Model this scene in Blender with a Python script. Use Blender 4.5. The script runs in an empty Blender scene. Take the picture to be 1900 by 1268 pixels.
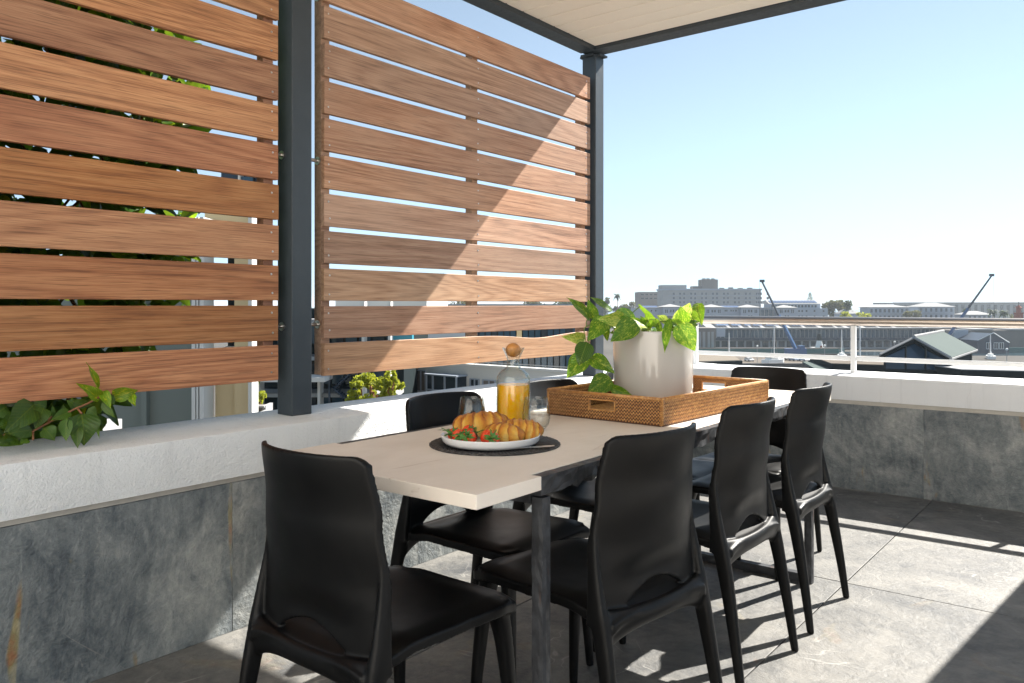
import bpy, bmesh, math, random
from mathutils import Vector, Matrix, Euler, noise
from mathutils.kdtree import KDTree
R = math.radians
PI = math.pi

# ------------------------------------------------------------------ camera, sky, sun, exposure
scene = bpy.context.scene
C = scene.collection
CAM = Vector((2.474, 0.0, 1.13))
YAW = R(38.02)
cd = bpy.data.cameras.new('camera')
cam = bpy.data.objects.new('camera', cd)
C.objects.link(cam)
cam.location = CAM
cam.rotation_euler = (R(90), 0, YAW)
cd.sensor_fit = 'HORIZONTAL'
cd.sensor_width = 36.0
cd.lens = 36.0 * 1490 / 1900
cd.shift_y = -68 / 1900
cd.clip_start = 0.05
cd.clip_end = 60000
scene.camera = cam

SUN = Vector((0.29, 1.0, 0.955)).normalized()
world = bpy.data.worlds.new('World')
scene.world = world
world.use_nodes = True
wn = world.node_tree.nodes
wl = world.node_tree.links
sky = wn.new('ShaderNodeTexSky')
sky.sky_type = 'NISHITA'
sky.sun_disc = False
sky.sun_elevation = math.asin(SUN.z)
sky.sun_rotation = math.atan2(SUN.x, SUN.y)
sky.altitude = 20000
sky.air_density = 10.0
sky.dust_density = 1.0
sky.ozone_density = 4.0
bg = wn['Background']
bg.inputs['Strength'].default_value = 0.0515
hs = wn.new('ShaderNodeHueSaturation')
hs.inputs['Saturation'].default_value = 0.64
hs.inputs['Hue'].default_value = 0.482
wl.new(sky.outputs['Color'], hs.inputs['Color'])
wl.new(hs.outputs['Color'], bg.inputs['Color'])

sd = bpy.data.lights.new('sun', 'SUN')
sd.energy = 4.6
sd.angle = R(0.53)
sd.color = (1.0, 0.95, 0.87)
sun = bpy.data.objects.new('sun', sd)
C.objects.link(sun)
sun.location = (6, 20, 20)
sun.rotation_euler = (-SUN).to_track_quat('-Z', 'Y').to_euler()

vs = scene.view_settings
vs.view_transform = 'Standard'
vs.look = 'None'
vs.exposure = 1.75
vs.gamma = 1.0
vs.use_curve_mapping = False
scene.cycles.use_denoising = True
scene.cycles.max_bounces = 10
scene.cycles.transparent_max_bounces = 24
scene.cycles.transmission_bounces = 10
scene.cycles.sample_clamp_indirect = 6.0
scene.cycles.caustics_refractive = False
scene.cycles.caustics_reflective = False

# ------------------------------------------------------------------ helpers
def link(o, parent=None):
    C.objects.link(o)
    if parent is not None:
        o.parent = parent
    return o

def tag(o, label=None, cat=None, group=None, kind=None):
    if label: o['label'] = label
    if cat: o['category'] = cat
    if group: o['group'] = group
    if kind: o['kind'] = kind
    return o

def thing(name, label, cat, loc=(0, 0, 0), rz=0.0, group=None):
    o = bpy.data.objects.new(name, None)
    o.empty_display_size = 0.1
    link(o)
    o.location = loc
    o.rotation_euler = (0, 0, rz)
    return tag(o, label, cat, group)

def copy_tree(o, parent=None):
    c = o.copy()
    link(c, parent)
    for ch in list(o.children):
        copy_tree(ch, c)
    return c

class MB:
    """collects shapes, then links them as one mesh object"""
    def __init__(s):
        s.v = []; s.f = []; s.m = []
    def add(s, vs, fs, mi=0):
        n = len(s.v)
        s.v += [tuple(p) for p in vs]
        s.f += [tuple(i + n for i in f) for f in fs]
        s.m += [mi] * len(fs)
        return s
    def box(s, a, b, mi=0, M=None):
        x0, y0, z0 = a; x1, y1, z1 = b
        p = [Vector(q) for q in ((x0,y0,z0),(x1,y0,z0),(x1,y1,z0),(x0,y1,z0),(x0,y0,z1),(x1,y0,z1),(x1,y1,z1),(x0,y1,z1))]
        if M: p = [M @ q for q in p]
        return s.add(p, [(0,3,2,1),(4,5,6,7),(0,1,5,4),(1,2,6,5),(2,3,7,6),(3,0,4,7)], mi)
    def prism(s, poly, z0, z1, mi=0, M=None):
        n = len(poly)
        p = [Vector((x, y, z0)) for x, y in poly] + [Vector((x, y, z1)) for x, y in poly]
        if M: p = [M @ q for q in p]
        f = [tuple(range(n))[::-1], tuple(range(n, 2*n))] + [(i, (i+1) % n, n+(i+1) % n, n+i) for i in range(n)]
        return s.add(p, f, mi)
    def tube(s, pts, r, n=8, mi=0, cap=True):
        pts = [Vector(p) for p in pts]
        rr = r if isinstance(r, (list, tuple)) else [r] * len(pts)
        ring = []
        up = None
        for i, p in enumerate(pts):
            t = (pts[min(i+1, len(pts)-1)] - pts[max(i-1, 0)]).normalized()
            if up is None or abs(up.dot(t)) > 0.98:
                up = Vector((0, 0, 1)) if abs(t.z) < 0.9 else Vector((1, 0, 0))
            a = (up - t * up.dot(t)).normalized(); b = t.cross(a); up = a
            ring += [p + (a * math.cos(2*PI*k/n) + b * math.sin(2*PI*k/n)) * rr[i] for k in range(n)]
        f = [(i*n+k, i*n+(k+1) % n, (i+1)*n+(k+1) % n, (i+1)*n+k) for i in range(len(pts)-1) for k in range(n)]
        if cap:
            f.append(tuple(range(n))[::-1]); m = (len(pts)-1)*n
            f.append(tuple(range(m, m+n)))
        return s.add(ring, f, mi)
    def lathe(s, prof, n=32, c=(0, 0), mi=0, close=False):
        v = []; f = []
        m = len(prof)
        for (r, z) in prof:
            for k in range(n):
                a = 2*PI*k/n
                v.append((c[0]+max(r, 1e-5)*math.cos(a), c[1]+max(r, 1e-5)*math.sin(a), z))
        for i in range(m if close else m-1):
            j = (i+1) % m
            for k in range(n):
                f.append((i*n+k, i*n+(k+1) % n, j*n+(k+1) % n, j*n+k))
        return s.add(v, f, mi)
    def grid(s, fn, nu, nv, mi=0):
        v = [fn(i/nu, j/nv) for j in range(nv+1) for i in range(nu+1)]
        w = nu+1
        f = [(j*w+i, j*w+i+1, (j+1)*w+i+1, (j+1)*w+i) for j in range(nv) for i in range(nu)]
        return s.add(v, f, mi)
    def ball(s, c, r, n=12, m=8, mi=0):
        rx, ry, rz = r if isinstance(r, (tuple, list)) else (r, r, r)
        v = [(c[0], c[1], c[2]-rz)]
        for j in range(1, m):
            b = -PI/2 + PI*j/m
            v += [(c[0]+rx*math.cos(b)*math.cos(2*PI*k/n), c[1]+ry*math.cos(b)*math.sin(2*PI*k/n), c[2]+rz*math.sin(b)) for k in range(n)]
        v.append((c[0], c[1], c[2]+rz))
        f = [(0, 1+(k+1) % n, 1+k) for k in range(n)]
        for j in range(m-2):
            a = 1+j*n
            f += [(a+k, a+(k+1) % n, a+n+(k+1) % n, a+n+k) for k in range(n)]
        a = 1+(m-2)*n; t = len(v)-1
        f += [(a+k, a+(k+1) % n, t) for k in range(n)]
        return s.add(v, f, mi)
    def mesh(s, name, mats, smooth=False, bevel=0.0, segs=2, angle=None):
        me = bpy.data.meshes.new(name)
        me.from_pydata(s.v, [], s.f)
        for m in (mats if isinstance(mats, (list, tuple)) else [mats]):
            me.materials.append(m)
        if any(s.m): me.polygons.foreach_set('material_index', s.m)
        if bevel:
            bm = bmesh.new(); bm.from_mesh(me)
            es = [e for e in bm.edges if len(e.link_faces) == 2 and e.calc_face_angle(0) > 0.6]
            bmesh.ops.bevel(bm, geom=es, offset=bevel, segments=segs, affect='EDGES', profile=0.5, clamp_overlap=True)
            bm.to_mesh(me); bm.free()
        if smooth:
            me.polygons.foreach_set('use_smooth', [True]*len(me.polygons))
            if angle: me.set_sharp_from_angle(angle=angle)
        me.update()
        return me
    def build(s, name, mats, parent=None, smooth=False, bevel=0.0, segs=2, angle=None, loc=None):
        o = bpy.data.objects.new(name, s.mesh(name, mats, smooth, bevel, segs, angle))
        if loc is not None: o.location = loc
        return link(o, parent)

def inst(name, me, parent=None, loc=(0, 0, 0), rot=(0, 0, 0), scale=(1, 1, 1)):
    o = bpy.data.objects.new(name, me)
    o.location = loc; o.rotation_euler = rot; o.scale = scale
    return link(o, parent)

def inst_m(name, me, M, parent=None):
    o = bpy.data.objects.new(name, me)
    link(o, parent); o.matrix_local = M
    return o

# ------------------------------------------------------------------ materials
class NT:
    """small wrapper round a material's node tree"""
    def __init__(s, name):
        s.mat = bpy.data.materials.new(name)
        s.mat.use_nodes = True
        s.nt = s.mat.node_tree
        s.b = s.nt.nodes['Principled BSDF']
        s.out = s.nt.nodes['Material Output']
        s._c = {}
    def n(s, t, **k):
        x = s.nt.nodes.new('ShaderNode' + t)
        for a, b in k.items(): setattr(x, a, b)
        return x
    def put(s, sock, v):
        if isinstance(v, bpy.types.NodeSocket): s.nt.links.new(v, sock)
        elif isinstance(v, (tuple, list)) and len(v) == 3 and sock.type == 'RGBA': sock.default_value = (*v, 1)
        else: sock.default_value = v
    def coord(s, kind='Object'):
        if kind not in s._c: s._c[kind] = s.n('TexCoord').outputs[kind]
        return s._c[kind]
    def rnd(s):
        return s.n('ObjectInfo').outputs['Random']
    def mapv(s, v, scale=(1, 1, 1), loc=(0, 0, 0), rot=(0, 0, 0)):
        m = s.n('Mapping'); s.put(m.inputs['Vector'], v)
        m.inputs['Scale'].default_value = scale; m.inputs['Location'].default_value = loc; m.inputs['Rotation'].default_value = rot
        return m.outputs['Vector']
    def vmath(s, op, a, b=None):
        m = s.n('VectorMath', operation=op); s.put(m.inputs[0], a)
        if b is not None: s.put(m.inputs[1], b)
        return m.outputs['Vector']
    def math(s, op, a, b=0.5, clamp=False):
        m = s.n('Math', operation=op, use_clamp=clamp); s.put(m.inputs[0], a); s.put(m.inputs[1], b)
        return m.outputs[0]
    def noise(s, v, scale=5, detail=4, rough=0.55, dist=0.0):
        m = s.n('TexNoise'); s.put(m.inputs['Vector'], v)
        m.inputs['Scale'].default_value = scale; m.inputs['Detail'].default_value = detail
        m.inputs['Roughness'].default_value = rough; m.inputs['Distortion'].default_value = dist
        return m.outputs['Fac']
    def voro(s, v, scale=5, feature='F1', rand=1.0):
        m = s.n('TexVoronoi', feature=feature); s.put(m.inputs['Vector'], v)
        m.inputs['Scale'].default_value = scale; m.inputs['Randomness'].default_value = rand
        return m.outputs['Distance']
    def ramp(s, f, stops, interp='LINEAR'):
        m = s.n('ValToRGB'); s.put(m.inputs['Fac'], f)
        e = m.color_ramp.elements; m.color_ramp.interpolation = interp
        while len(e) < len(stops): e.new(0.5)
        for i, (p, c) in enumerate(stops):
            e[i].position = p
            e[i].color = (c, c, c, 1) if isinstance(c, (int, float)) else (*c, 1)
        return m.outputs['Color']
    def mix(s, f, a, b, mode='MIX'):
        m = s.n('MixRGB', blend_type=mode)
        s.put(m.inputs['Fac'], f); s.put(m.inputs['Color1'], a); s.put(m.inputs['Color2'], b)
        return m.outputs['Color']
    def bump(s, h, strength=0.3, dist=0.01, normal=None):
        m = s.n('Bump'); m.inputs['Strength'].default_value = strength; m.inputs['Distance'].default_value = dist
        s.put(m.inputs['Height'], h)
        if normal is not None: s.put(m.inputs['Normal'], normal)
        return m.outputs['Normal']
    def set(s, **k):
        for a, v in k.items():
            s.put(s.b.inputs[a.replace('_', ' ')], v)
        return s
    def done(s): return s.mat

def simple(name, col, rough=0.5, metal=0.0, var=0.12, vscale=6.0, bump=0.0, bscale=80.0, **k):
    t = NT(name)
    nz = t.noise(t.coord(), vscale, 4)
    c = t.mix(nz, tuple(x*(1-var) for x in col), tuple(min(1, x*(1+var)) for x in col))
    t.set(Base_Color=c, Roughness=rough, Metallic=metal)
    if bump: t.set(Normal=t.bump(t.noise(t.coord(), bscale, 5), bump, 0.003))
    for a, v in k.items(): t.put(t.b.inputs[a.replace('_', ' ')], v)
    return t.done()

M = {}
def wood(name, dark, mid, light, grey, gf):
    t = NT(name)
    r = t.rnd()
    off = t.n('CombineXYZ')
    t.put(off.inputs[0], t.math('MULTIPLY', r, 37.0)); t.put(off.inputs[1], t.math('MULTIPLY', r, 91.0)); t.put(off.inputs[2], t.math('MULTIPLY', r, 53.0))
    v = t.vmath('ADD', t.coord(), off.outputs[0])
    lo = t.noise(t.mapv(v, (1, 0.085, 1.0)), 4.6, 1.0, 0.4, 0.15)
    st = t.noise(t.mapv(v, (1, 0.018, 1)), 34, 3, 0.55)
    rings = t.math('SINE', t.math('ADD', t.math('MULTIPLY', lo, 110.0), t.math('MULTIPLY', st, 7.0)), 0)
    rings = t.math('POWER', t.math('ADD', t.math('MULTIPLY', rings, 0.5), 0.5), 0.7)
    fib = t.noise(t.mapv(v, (1, 0.016, 1)), 230, 4, 0.75)
    mid_n = t.noise(t.mapv(v, (1, 0.06, 1)), 11, 4, 0.6)
    f = t.math('ADD', t.math('MULTIPLY', rings, 0.15), t.math('ADD', t.math('MULTIPLY', fib, 0.70), t.math('ADD', t.math('MULTIPLY', mid_n, 0.26), t.math('MULTIPLY', st, 0.16))))
    c = t.ramp(f, [(0.40, dark), (0.585, mid), (0.83, light)])
    kn = t.voro(t.mapv(v, (0.2, 0.55, 1.6)), 1.5)
    c = t.mix(t.ramp(kn, [(0.02, 0.85), (0.075, 0.0)]), c, dark)
    pores = t.ramp(t.noise(t.mapv(v, (1, 0.022, 1)), 330, 2, 0.5), [(0.36, 0.0), (0.45, 1.0)])
    c = t.mix(t.math('MULTIPLY', t.math('SUBTRACT', 1.0, pores), 0.5), c, dark)
    c = t.mix(t.math('MULTIPLY', t.ramp(t.noise(v, 1.6, 3, 0.5), [(0.3, 0.15), (0.75, 1.0)]), gf), c, grey)
    hv = t.n('HueSaturation'); t.put(hv.inputs['Color'], c)
    t.put(hv.inputs['Value'], t.math('ADD', 0.76, t.math('MULTIPLY', r, 0.40)))
    t.put(hv.inputs['Hue'], t.math('ADD', 0.495, t.math('MULTIPLY', t.math('FRACT', t.math('MULTIPLY', r, 7.31), 0), 0.010)))
    t.put(hv.inputs['Saturation'], t.math('ADD', 0.84, t.math('MULTIPLY', t.math('FRACT', t.math('MULTIPLY', r, 3.77), 0), 0.22)))
    t.set(Base_Color=hv.outputs['Color'], Roughness=t.ramp(fib, [(0.3, 0.62), (0.8, 0.48)]),
          Normal=t.bump(t.math('ADD', fib, t.math('MULTIPLY', rings, 0.25)), 0.22, 0.002))
    t.b.inputs['Specular IOR Level'].default_value = 0.35
    return t.done()
M['wood'] = wood('slat_timber_red', (0.100, 0.034, 0.013), (0.360, 0.140, 0.058), (0.56, 0.270, 0.125), (0.37, 0.22, 0.135), 0.25)
M['wood_b'] = wood('slat_timber_weathered', (0.115, 0.048, 0.022), (0.375, 0.183, 0.095), (0.56, 0.33, 0.200), (0.44, 0.315, 0.225), 0.42)

def slate(name, tones, rust, vein, bump, sc=1.0, cloud=1.0, fa=0.30, scra=0.35):
    t = NT(name)
    r = t.rnd()
    off = t.n('CombineXYZ')
    for i, q in enumerate((17.0, 43.0, 29.0)): t.put(off.inputs[i], t.math('MULTIPLY', r, q))
    v = t.vmath('ADD', t.coord(), off.outputs[0])
    big = t.noise(v, 1.9*sc, 7, 0.66, 0.9)
    fine = t.noise(v, 38*sc, 6, 0.7)
    streak = t.noise(t.mapv(v, (3, 3, 1), rot=(0.3, 0.2, 0.7)), 4*sc, 5, 0.6, 1.2)
    f = t.math('ADD', t.math('MULTIPLY', big, 0.62*cloud), t.math('ADD', t.math('ADD', t.math('MULTIPLY', fine, fa), (0.30-fa)*0.5), t.math('MULTIPLY', streak, 0.28)))
    c = t.ramp(f, tones)
    vn = t.noise(v, 1.3*sc, 3, 0.5, 1.6)
    vm = t.ramp(t.math('ABSOLUTE', t.math('SUBTRACT', vn, 0.5), 0), [(0.0, 1.0), (0.0045, 0.0)])
    vm = t.math('MULTIPLY', vm, t.ramp(t.noise(v, 2.7*sc, 2), [(0.52, 0.0), (0.62, 1.0)]))
    c = t.mix(t.math('MULTIPLY', vm, vein), c, (0.30, 0.29, 0.27))
    scr = t.noise(t.mapv(v, (1.0, 6.0, 1.0), rot=(0.5, 0.2, 0.6)), 13*sc, 2, 0.5, 0.4)
    c = t.mix(t.ramp(scr, [(0.70, 0.0), (0.735, scra)]), c, (0.40, 0.40, 0.38))
    rm = t.ramp(t.noise(t.mapv(v, (1.0, 1.0, 0.32)), 3.1*sc, 4, 0.6, 0.8), [(0.63, 0.0), (0.68, 1.0)])
    rc = t.ramp(t.noise(v, 14*sc, 4), [(0.35, (0.30, 0.12, 0.035)), (0.55, (0.26, 0.22, 0.09)), (0.7, (0.44, 0.36, 0.20))])
    c = t.mix(t.math('MULTIPLY', rm, rust), c, rc)
    hv = t.n('HueSaturation'); t.put(hv.inputs['Color'], c)
    t.put(hv.inputs['Value'], t.math('ADD', 0.90, t.math('MULTIPLY', r, 0.2)))
    h = t.math('ADD', t.math('MULTIPLY', fine, 0.6), t.math('MULTIPLY', t.noise(v, 9*sc, 6, 0.65, 0.8), 1.2))
    t.set(Base_Color=hv.outputs['Color'], Roughness=t.ramp(fine, [(0.3, 0.48), (0.7, 0.75)]), Normal=t.bump(h, bump, 0.012))
    return t.done()
M['slate_wall'] = slate('slate_cladding', [(0.43, (0.026, 0.033, 0.042)), (0.53, (0.088, 0.104, 0.116)), (0.64, (0.185, 0.203, 0.206)), (0.82, (0.40, 0.405, 0.385))], 0.85, 0.55, 0.8, 1.35, 1.1, 0.24, 0.25)
M['slate_floor'] = slate('slate_paving', [(0.43, (0.020, 0.023, 0.029)), (0.53, (0.056, 0.059, 0.063)), (0.63, (0.100, 0.100, 0.097)), (0.80, (0.180, 0.174, 0.160))], 0.14, 0.9, 0.4, 1.3, 1.25, 0.13, 0.12)
M['grout'] = simple('dark_grout', (0.13, 0.12, 0.105), 0.9)

def plaster(name, col, b=0.5):
    t = NT(name)
    v = t.coord()
    st = t.noise(t.mapv(v, (1, 1, 0.35)), 2.0, 5, 0.6)
    c = t.mix(t.ramp(st, [(0.35, 0.0), (0.75, 1.0)]), tuple(x*0.88 for x in col), col)
    drip = t.ramp(t.noise(t.mapv(v, (7, 7, 0.5)), 3.0, 4, 0.6), [(0.56, 0.0), (0.72, 0.30)])
    c = t.mix(drip, c, tuple(x*0.62 for x in col))
    spots = t.ramp(t.noise(v, 34, 3), [(0.71, 0.0), (0.75, 0.5)])
    c = t.mix(spots, c, tuple(x*0.7 for x in col))
    wob = t.n('TexNoise'); t.put(wob.inputs['Vector'], v); wob.inputs['Scale'].default_value = 4.0
    crack = t.ramp(t.voro(t.vmath('ADD', v, t.vmath('MULTIPLY', wob.outputs['Color'], (0.25, 0.25, 0.25))), 1.1, 'DISTANCE_TO_EDGE'), [(0.0, 0.12), (0.002, 0.0)])
    c = t.mix(crack, c, tuple(x*0.5 for x in col))
    h = t.math('ADD', t.noise(v, 140, 4, 0.6), t.math('MULTIPLY', t.noise(v, 32, 3), 0.8))
    t.set(Base_Color=c, Roughness=0.85, Normal=t.bump(h, b, 0.006))
    return t.done()
M['plaster'] = plaster('white_textured_plaster', (0.84, 0.85, 0.85), 0.75)
M['plaster_back'] = plaster('white_wall_paint', (0.72, 0.73, 0.74), 0.2)
M['strip'] = simple('pale_trim_strip', (0.48, 0.45, 0.40), 0.8, var=0.25, vscale=20)

t = NT('charcoal_steel_paint')
nz = t.noise(t.coord(), 14, 5, 0.6)
t.set(Base_Color=t.mix(nz, (0.030, 0.040, 0.050), (0.044, 0.055, 0.066)), Roughness=t.ramp(t.noise(t.coord(), 40, 4), [(0.3, 0.36), (0.7, 0.5)]), Normal=t.bump(t.noise(t.coord(), 260, 2), 0.04, 0.002))
M['steel'] = t.done()
M['rail_steel'] = simple('steel_reflection_tint', (0.55, 0.48, 0.42), 0.30, 1.0, 0.1, 30)  # brown tint paints the warm surroundings reflected in the stainless tube
M['stainless'] = simple('brushed_stainless', (0.62, 0.60, 0.57), 0.28, 1.0, 0.1, 30)
M['soffit'] = simple('cream_soffit_board', (0.82, 0.775, 0.69), 0.55, var=0.05, vscale=2)
M['white_metal'] = simple('white_powder_coat', (0.80, 0.80, 0.79), 0.4, var=0.04)
M['roofing'] = simple('roof_sheet_grey', (0.25, 0.25, 0.25), 0.7)
M['house'] = simple('house_render', (0.85, 0.83, 0.79), 0.85)

t = NT('limestone_slab')
v = t.coord()
band = t.noise(t.mapv(v, (1, 0.35, 1)), 5, 5, 0.6, 0.8)
c = t.ramp(band, [(0.30, (0.70, 0.625, 0.545)), (0.52, (0.76, 0.685, 0.605)), (0.75, (0.79, 0.725, 0.65))])
pit = t.ramp(t.noise(v, 60, 5, 0.7), [(0.70, 0.0), (0.75, 0.45)])
c = t.mix(pit, c, (0.48, 0.36, 0.26))
c = t.mix(t.ramp(t.noise(t.mapv(v, (4, 0.7, 4)), 3.2, 3, 0.5, 1.5), [(0.66, 0.0), (0.70, 0.35)]), c, (0.40, 0.30, 0.22))
t.set(Base_Color=c, Roughness=t.ramp(t.noise(v, 18, 4), [(0.3, 0.38), (0.7, 0.55)]), Normal=t.bump(t.noise(v, 120, 4), 0.06, 0.003))
M['limestone'] = t.done()

t = NT('forged_iron')
v = t.coord()
c = t.ramp(t.noise(v, 24, 5, 0.65), [(0.35, (0.022, 0.023, 0.026)), (0.6, (0.045, 0.048, 0.054)), (0.8, (0.075, 0.080, 0.090))])
rm = t.ramp(t.noise(t.mapv(v, (1, 1, 0.12)), 34, 3), [(0.63, 0.0), (0.72, 0.7)])
c = t.mix(rm, c, (0.15, 0.062, 0.026))
t.set(Base_Color=c, Roughness=t.ramp(t.noise(v, 50, 3), [(0.3, 0.38), (0.7, 0.65)]), Metallic=0.25, Normal=t.bump(t.noise(v, 34, 4), 0.3, 0.004))
M['iron'] = t.done()

t = NT('black_moulded_plastic')
v = t.coord()
t.set(Base_Color=t.mix(t.noise(v, 5, 4), (0.0016, 0.0017, 0.0019), (0.0030, 0.0031, 0.0034)), Roughness=t.ramp(t.noise(v, 7, 5, 0.6), [(0.3, 0.40), (0.7, 0.50)]),
      Normal=t.bump(t.noise(v, 420, 2), 0.035, 0.001))
t.b.inputs['Specular IOR Level'].default_value = 0.22
M['plastic'] = t.done()

t = NT('clear_glass')                             # thin-walled vessel glass: clear through, mirror by Fresnel
lw = t.n('LayerWeight'); lw.inputs['Blend'].default_value = 0.5
fz = t.math('ADD', 0.045, t.math('MULTIPLY', t.math('POWER', lw.outputs['Facing'], 3.2), 0.58))
tr = t.n('BsdfTransparent'); t.put(tr.inputs[0], t.ramp(t.math('POWER', lw.outputs['Facing'], 3.0), [(0.0, (0.965, 0.98, 0.975)), (1.0, (0.58, 0.64, 0.65))]))
gl = t.n('BsdfGlossy'); gl.inputs['Roughness'].default_value = 0.01
ms = t.n('MixShader')
t.nt.links.new(fz, ms.inputs[0]); t.nt.links.new(tr.outputs[0], ms.inputs[1]); t.nt.links.new(gl.outputs[0], ms.inputs[2])
t.nt.links.new(ms.outputs[0], t.out.inputs['Surface'])
M['glass'] = t.done()
t = NT('orange_juice')
t.set(Base_Color=t.mix(t.noise(t.coord(), 30, 4), (0.95, 0.43, 0.006), (0.98, 0.50, 0.014)), Roughness=0.18)
t.b.inputs['Subsurface Weight'].default_value = 0.6
t.b.inputs['Subsurface Radius'].default_value = (0.02, 0.008, 0.001)
t.b.inputs['Subsurface Scale'].default_value = 0.6
M['juice'] = t.done()
M['ceramic'] = simple('white_glazed_ceramic', (0.44, 0.42, 0.39), 0.16, var=0.02, Coat_Weight=0.5, Coat_Roughness=0.05)
M['plate'] = simple('white_plate_glaze', (0.80, 0.80, 0.80), 0.14, var=0.02, Coat_Weight=0.4)
M['mat'] = simple('black_woven_fibre', (0.020, 0.019, 0.019), 0.42, var=0.5, vscale=60)
M['soil'] = simple('potting_soil', (0.035, 0.025, 0.018), 0.95, bump=1.0, bscale=90)
M['paper'] = simple('white_napkin', (0.82, 0.81, 0.79), 0.9, var=0.03)

t = NT('oiled_beech')
v = t.coord()
c = t.ramp(t.noise(t.mapv(v, (1, 1, 0.25)), 70, 4), [(0.3, (0.36, 0.14, 0.03)), (0.7, (0.58, 0.26, 0.07))])
t.set(Base_Color=c, Roughness=0.42)
M['beech'] = t.done()

t = NT('rattan_weave')
v = t.coord()
c = t.ramp(t.noise(v, 95, 4, 0.7), [(0.30, (0.21, 0.080, 0.020)), (0.52, (0.43, 0.205, 0.058)), (0.75, (0.60, 0.36, 0.13))])
c = t.mix(t.ramp(t.noise(t.mapv(v, (1, 1, 6)), 7, 3), [(0.45, 0.0), (0.75, 0.5)]), c, (0.22, 0.085, 0.022))
t.set(Base_Color=c, Roughness=0.42, Normal=t.bump(t.noise(v, 300, 3), 0.3, 0.002))
M['rattan'] = t.done()
M['rattan_gap_shade'] = simple('rattan_painted_gap_shade', (0.075, 0.028, 0.008), 0.7, var=0.3, vscale=40)  # dark colour paints the shade between the woven strands

def leafmat(name, c0, c1, yel, yamt, trans=0.45, ysc=9.0, rough=0.36):
    t = NT(name)
    v = t.coord()
    r = t.rnd()
    off = t.n('CombineXYZ')
    t.put(off.inputs[0], t.math('MULTIPLY', r, 31.0)); t.put(off.inputs[1], t.math('MULTIPLY', r, 17.0))
    g = t.vmath('ADD', v, off.outputs[0])
    c = t.mix(t.noise(g, 14, 4), c0, c1)
    if yamt > 0:
        ym = t.ramp(t.noise(t.mapv(g, (1.6, 0.7, 1)), ysc, 5, 0.65, 1.2), [(0.66-yamt*0.3, 0.0), (0.76-yamt*0.3, 1.0)])
        c = t.mix(ym, c, yel)
    x = t.n('SeparateXYZ'); t.put(x.inputs[0], v)
    vein_ = t.ramp(t.math('SINE', t.math('ADD', t.math('MULTIPLY', x.outputs[1], 52.0), t.math('MULTIPLY', t.math('ABSOLUTE', x.outputs[0], 0), -44.0)), 0), [(0.86, 0.0), (0.99, 0.22)])
    c = t.mix(vein_, c, yel)
    rib = t.ramp(t.math('ABSOLUTE', x.outputs[0], 0), [(0.008, 1.0), (0.022, 0.0)])
    c = t.mix(t.math('MULTIPLY', rib, 0.35), c, yel)
    hv = t.n('HueSaturation'); t.put(hv.inputs['Color'], c)
    t.put(hv.inputs['Value'], t.math('ADD', 0.72, t.math('MULTIPLY', r, 0.6)))
    c = hv.outputs['Color']
    side = t.math('SINE', t.math('ADD', t.math('MULTIPLY', x.outputs[1], 46.0), t.math('MULTIPLY', t.math('ABSOLUTE', x.outputs[0], 0), -38.0)), 0)
    nrm = t.bump(t.math('ADD', t.math('MULTIPLY', side, 0.35), t.math('MULTIPLY', t.noise(v, 22, 3), 1.2)), 0.16, 0.03)
    t.set(Base_Color=c, Roughness=rough, Normal=nrm)
    tr = t.n('BsdfTranslucent'); t.put(tr.inputs['Color'], t.mix(0.25, c, (0.42, 0.55, 0.02)))
    ms = t.n('MixShader'); ms.inputs[0].default_value = trans
    t.nt.links.new(t.b.outputs[0], ms.inputs[1]); t.nt.links.new(tr.outputs[0], ms.inputs[2])
    t.nt.links.new(ms.outputs[0], t.out.inputs['Surface'])
    return t.done()
M['pothos'] = leafmat('pothos_leaf_variegated', (0.030, 0.135, 0.008), (0.070, 0.215, 0.014), (0.46, 0.54, 0.07), 0.42)
M['pothos_y'] = leafmat('pothos_leaf_pale', (0.10, 0.28, 0.018), (0.20, 0.40, 0.035), (0.60, 0.62, 0.15), 0.72)
M['pothos_d'] = leafmat('pothos_leaf_deep_green', (0.016, 0.075, 0.008), (0.034, 0.12, 0.012), (0.40, 0.50, 0.08), 0.08, 0.30)
M['vine'] = leafmat('climber_leaf', (0.034, 0.095, 0.010), (0.070, 0.16, 0.016), (0.32, 0.36, 0.03), 0.12, 0.42, 5.0)
M['vine_y'] = leafmat('climber_leaf_young', (0.13, 0.30, 0.012), (0.22, 0.42, 0.02), (0.70, 0.66, 0.03), 0.40, 0.58, 5.0)
M['stem'] = simple('green_stem', (0.13, 0.20, 0.035), 0.5)
M['twig'] = simple('reddish_twig', (0.24, 0.105, 0.045), 0.7)

t = NT('baked_pastry')
v = t.coord()
at_ = t.n('Attribute', attribute_name='bake')
lay = t.noise(t.mapv(v, (2.2, 1.0, 1.0)), 26, 5, 0.65, 1.2)
f = t.math('ADD', t.math('MULTIPLY', at_.outputs['Fac'], 0.62), t.math('MULTIPLY', lay, 0.42))
c = t.ramp(f, [(0.16, (0.88, 0.64, 0.22)), (0.36, (0.80, 0.44, 0.065)), (0.55, (0.62, 0.235, 0.022)), (0.78, (0.30, 0.075, 0.010))])
t.set(Base_Color=c, Roughness=t.ramp(lay, [(0.3, 0.25), (0.7, 0.45)]), Normal=t.bump(t.noise(t.mapv(v, (3.5, 1.0, 1.0)), 75, 6, 0.75, 1.0), 1.0, 0.006))
t.b.inputs['Subsurface Weight'].default_value = 0.10
t.b.inputs['Subsurface Radius'].default_value = (0.01, 0.004, 0.001)
M['pastry'] = t.done()
t = NT('strawberry_skin')
v = t.coord()
c = t.mix(t.ramp(t.noise(v, 40, 3), [(0.35, 0.0), (0.7, 1.0)]), (0.55, 0.012, 0.006), (0.78, 0.10, 0.018))
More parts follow.
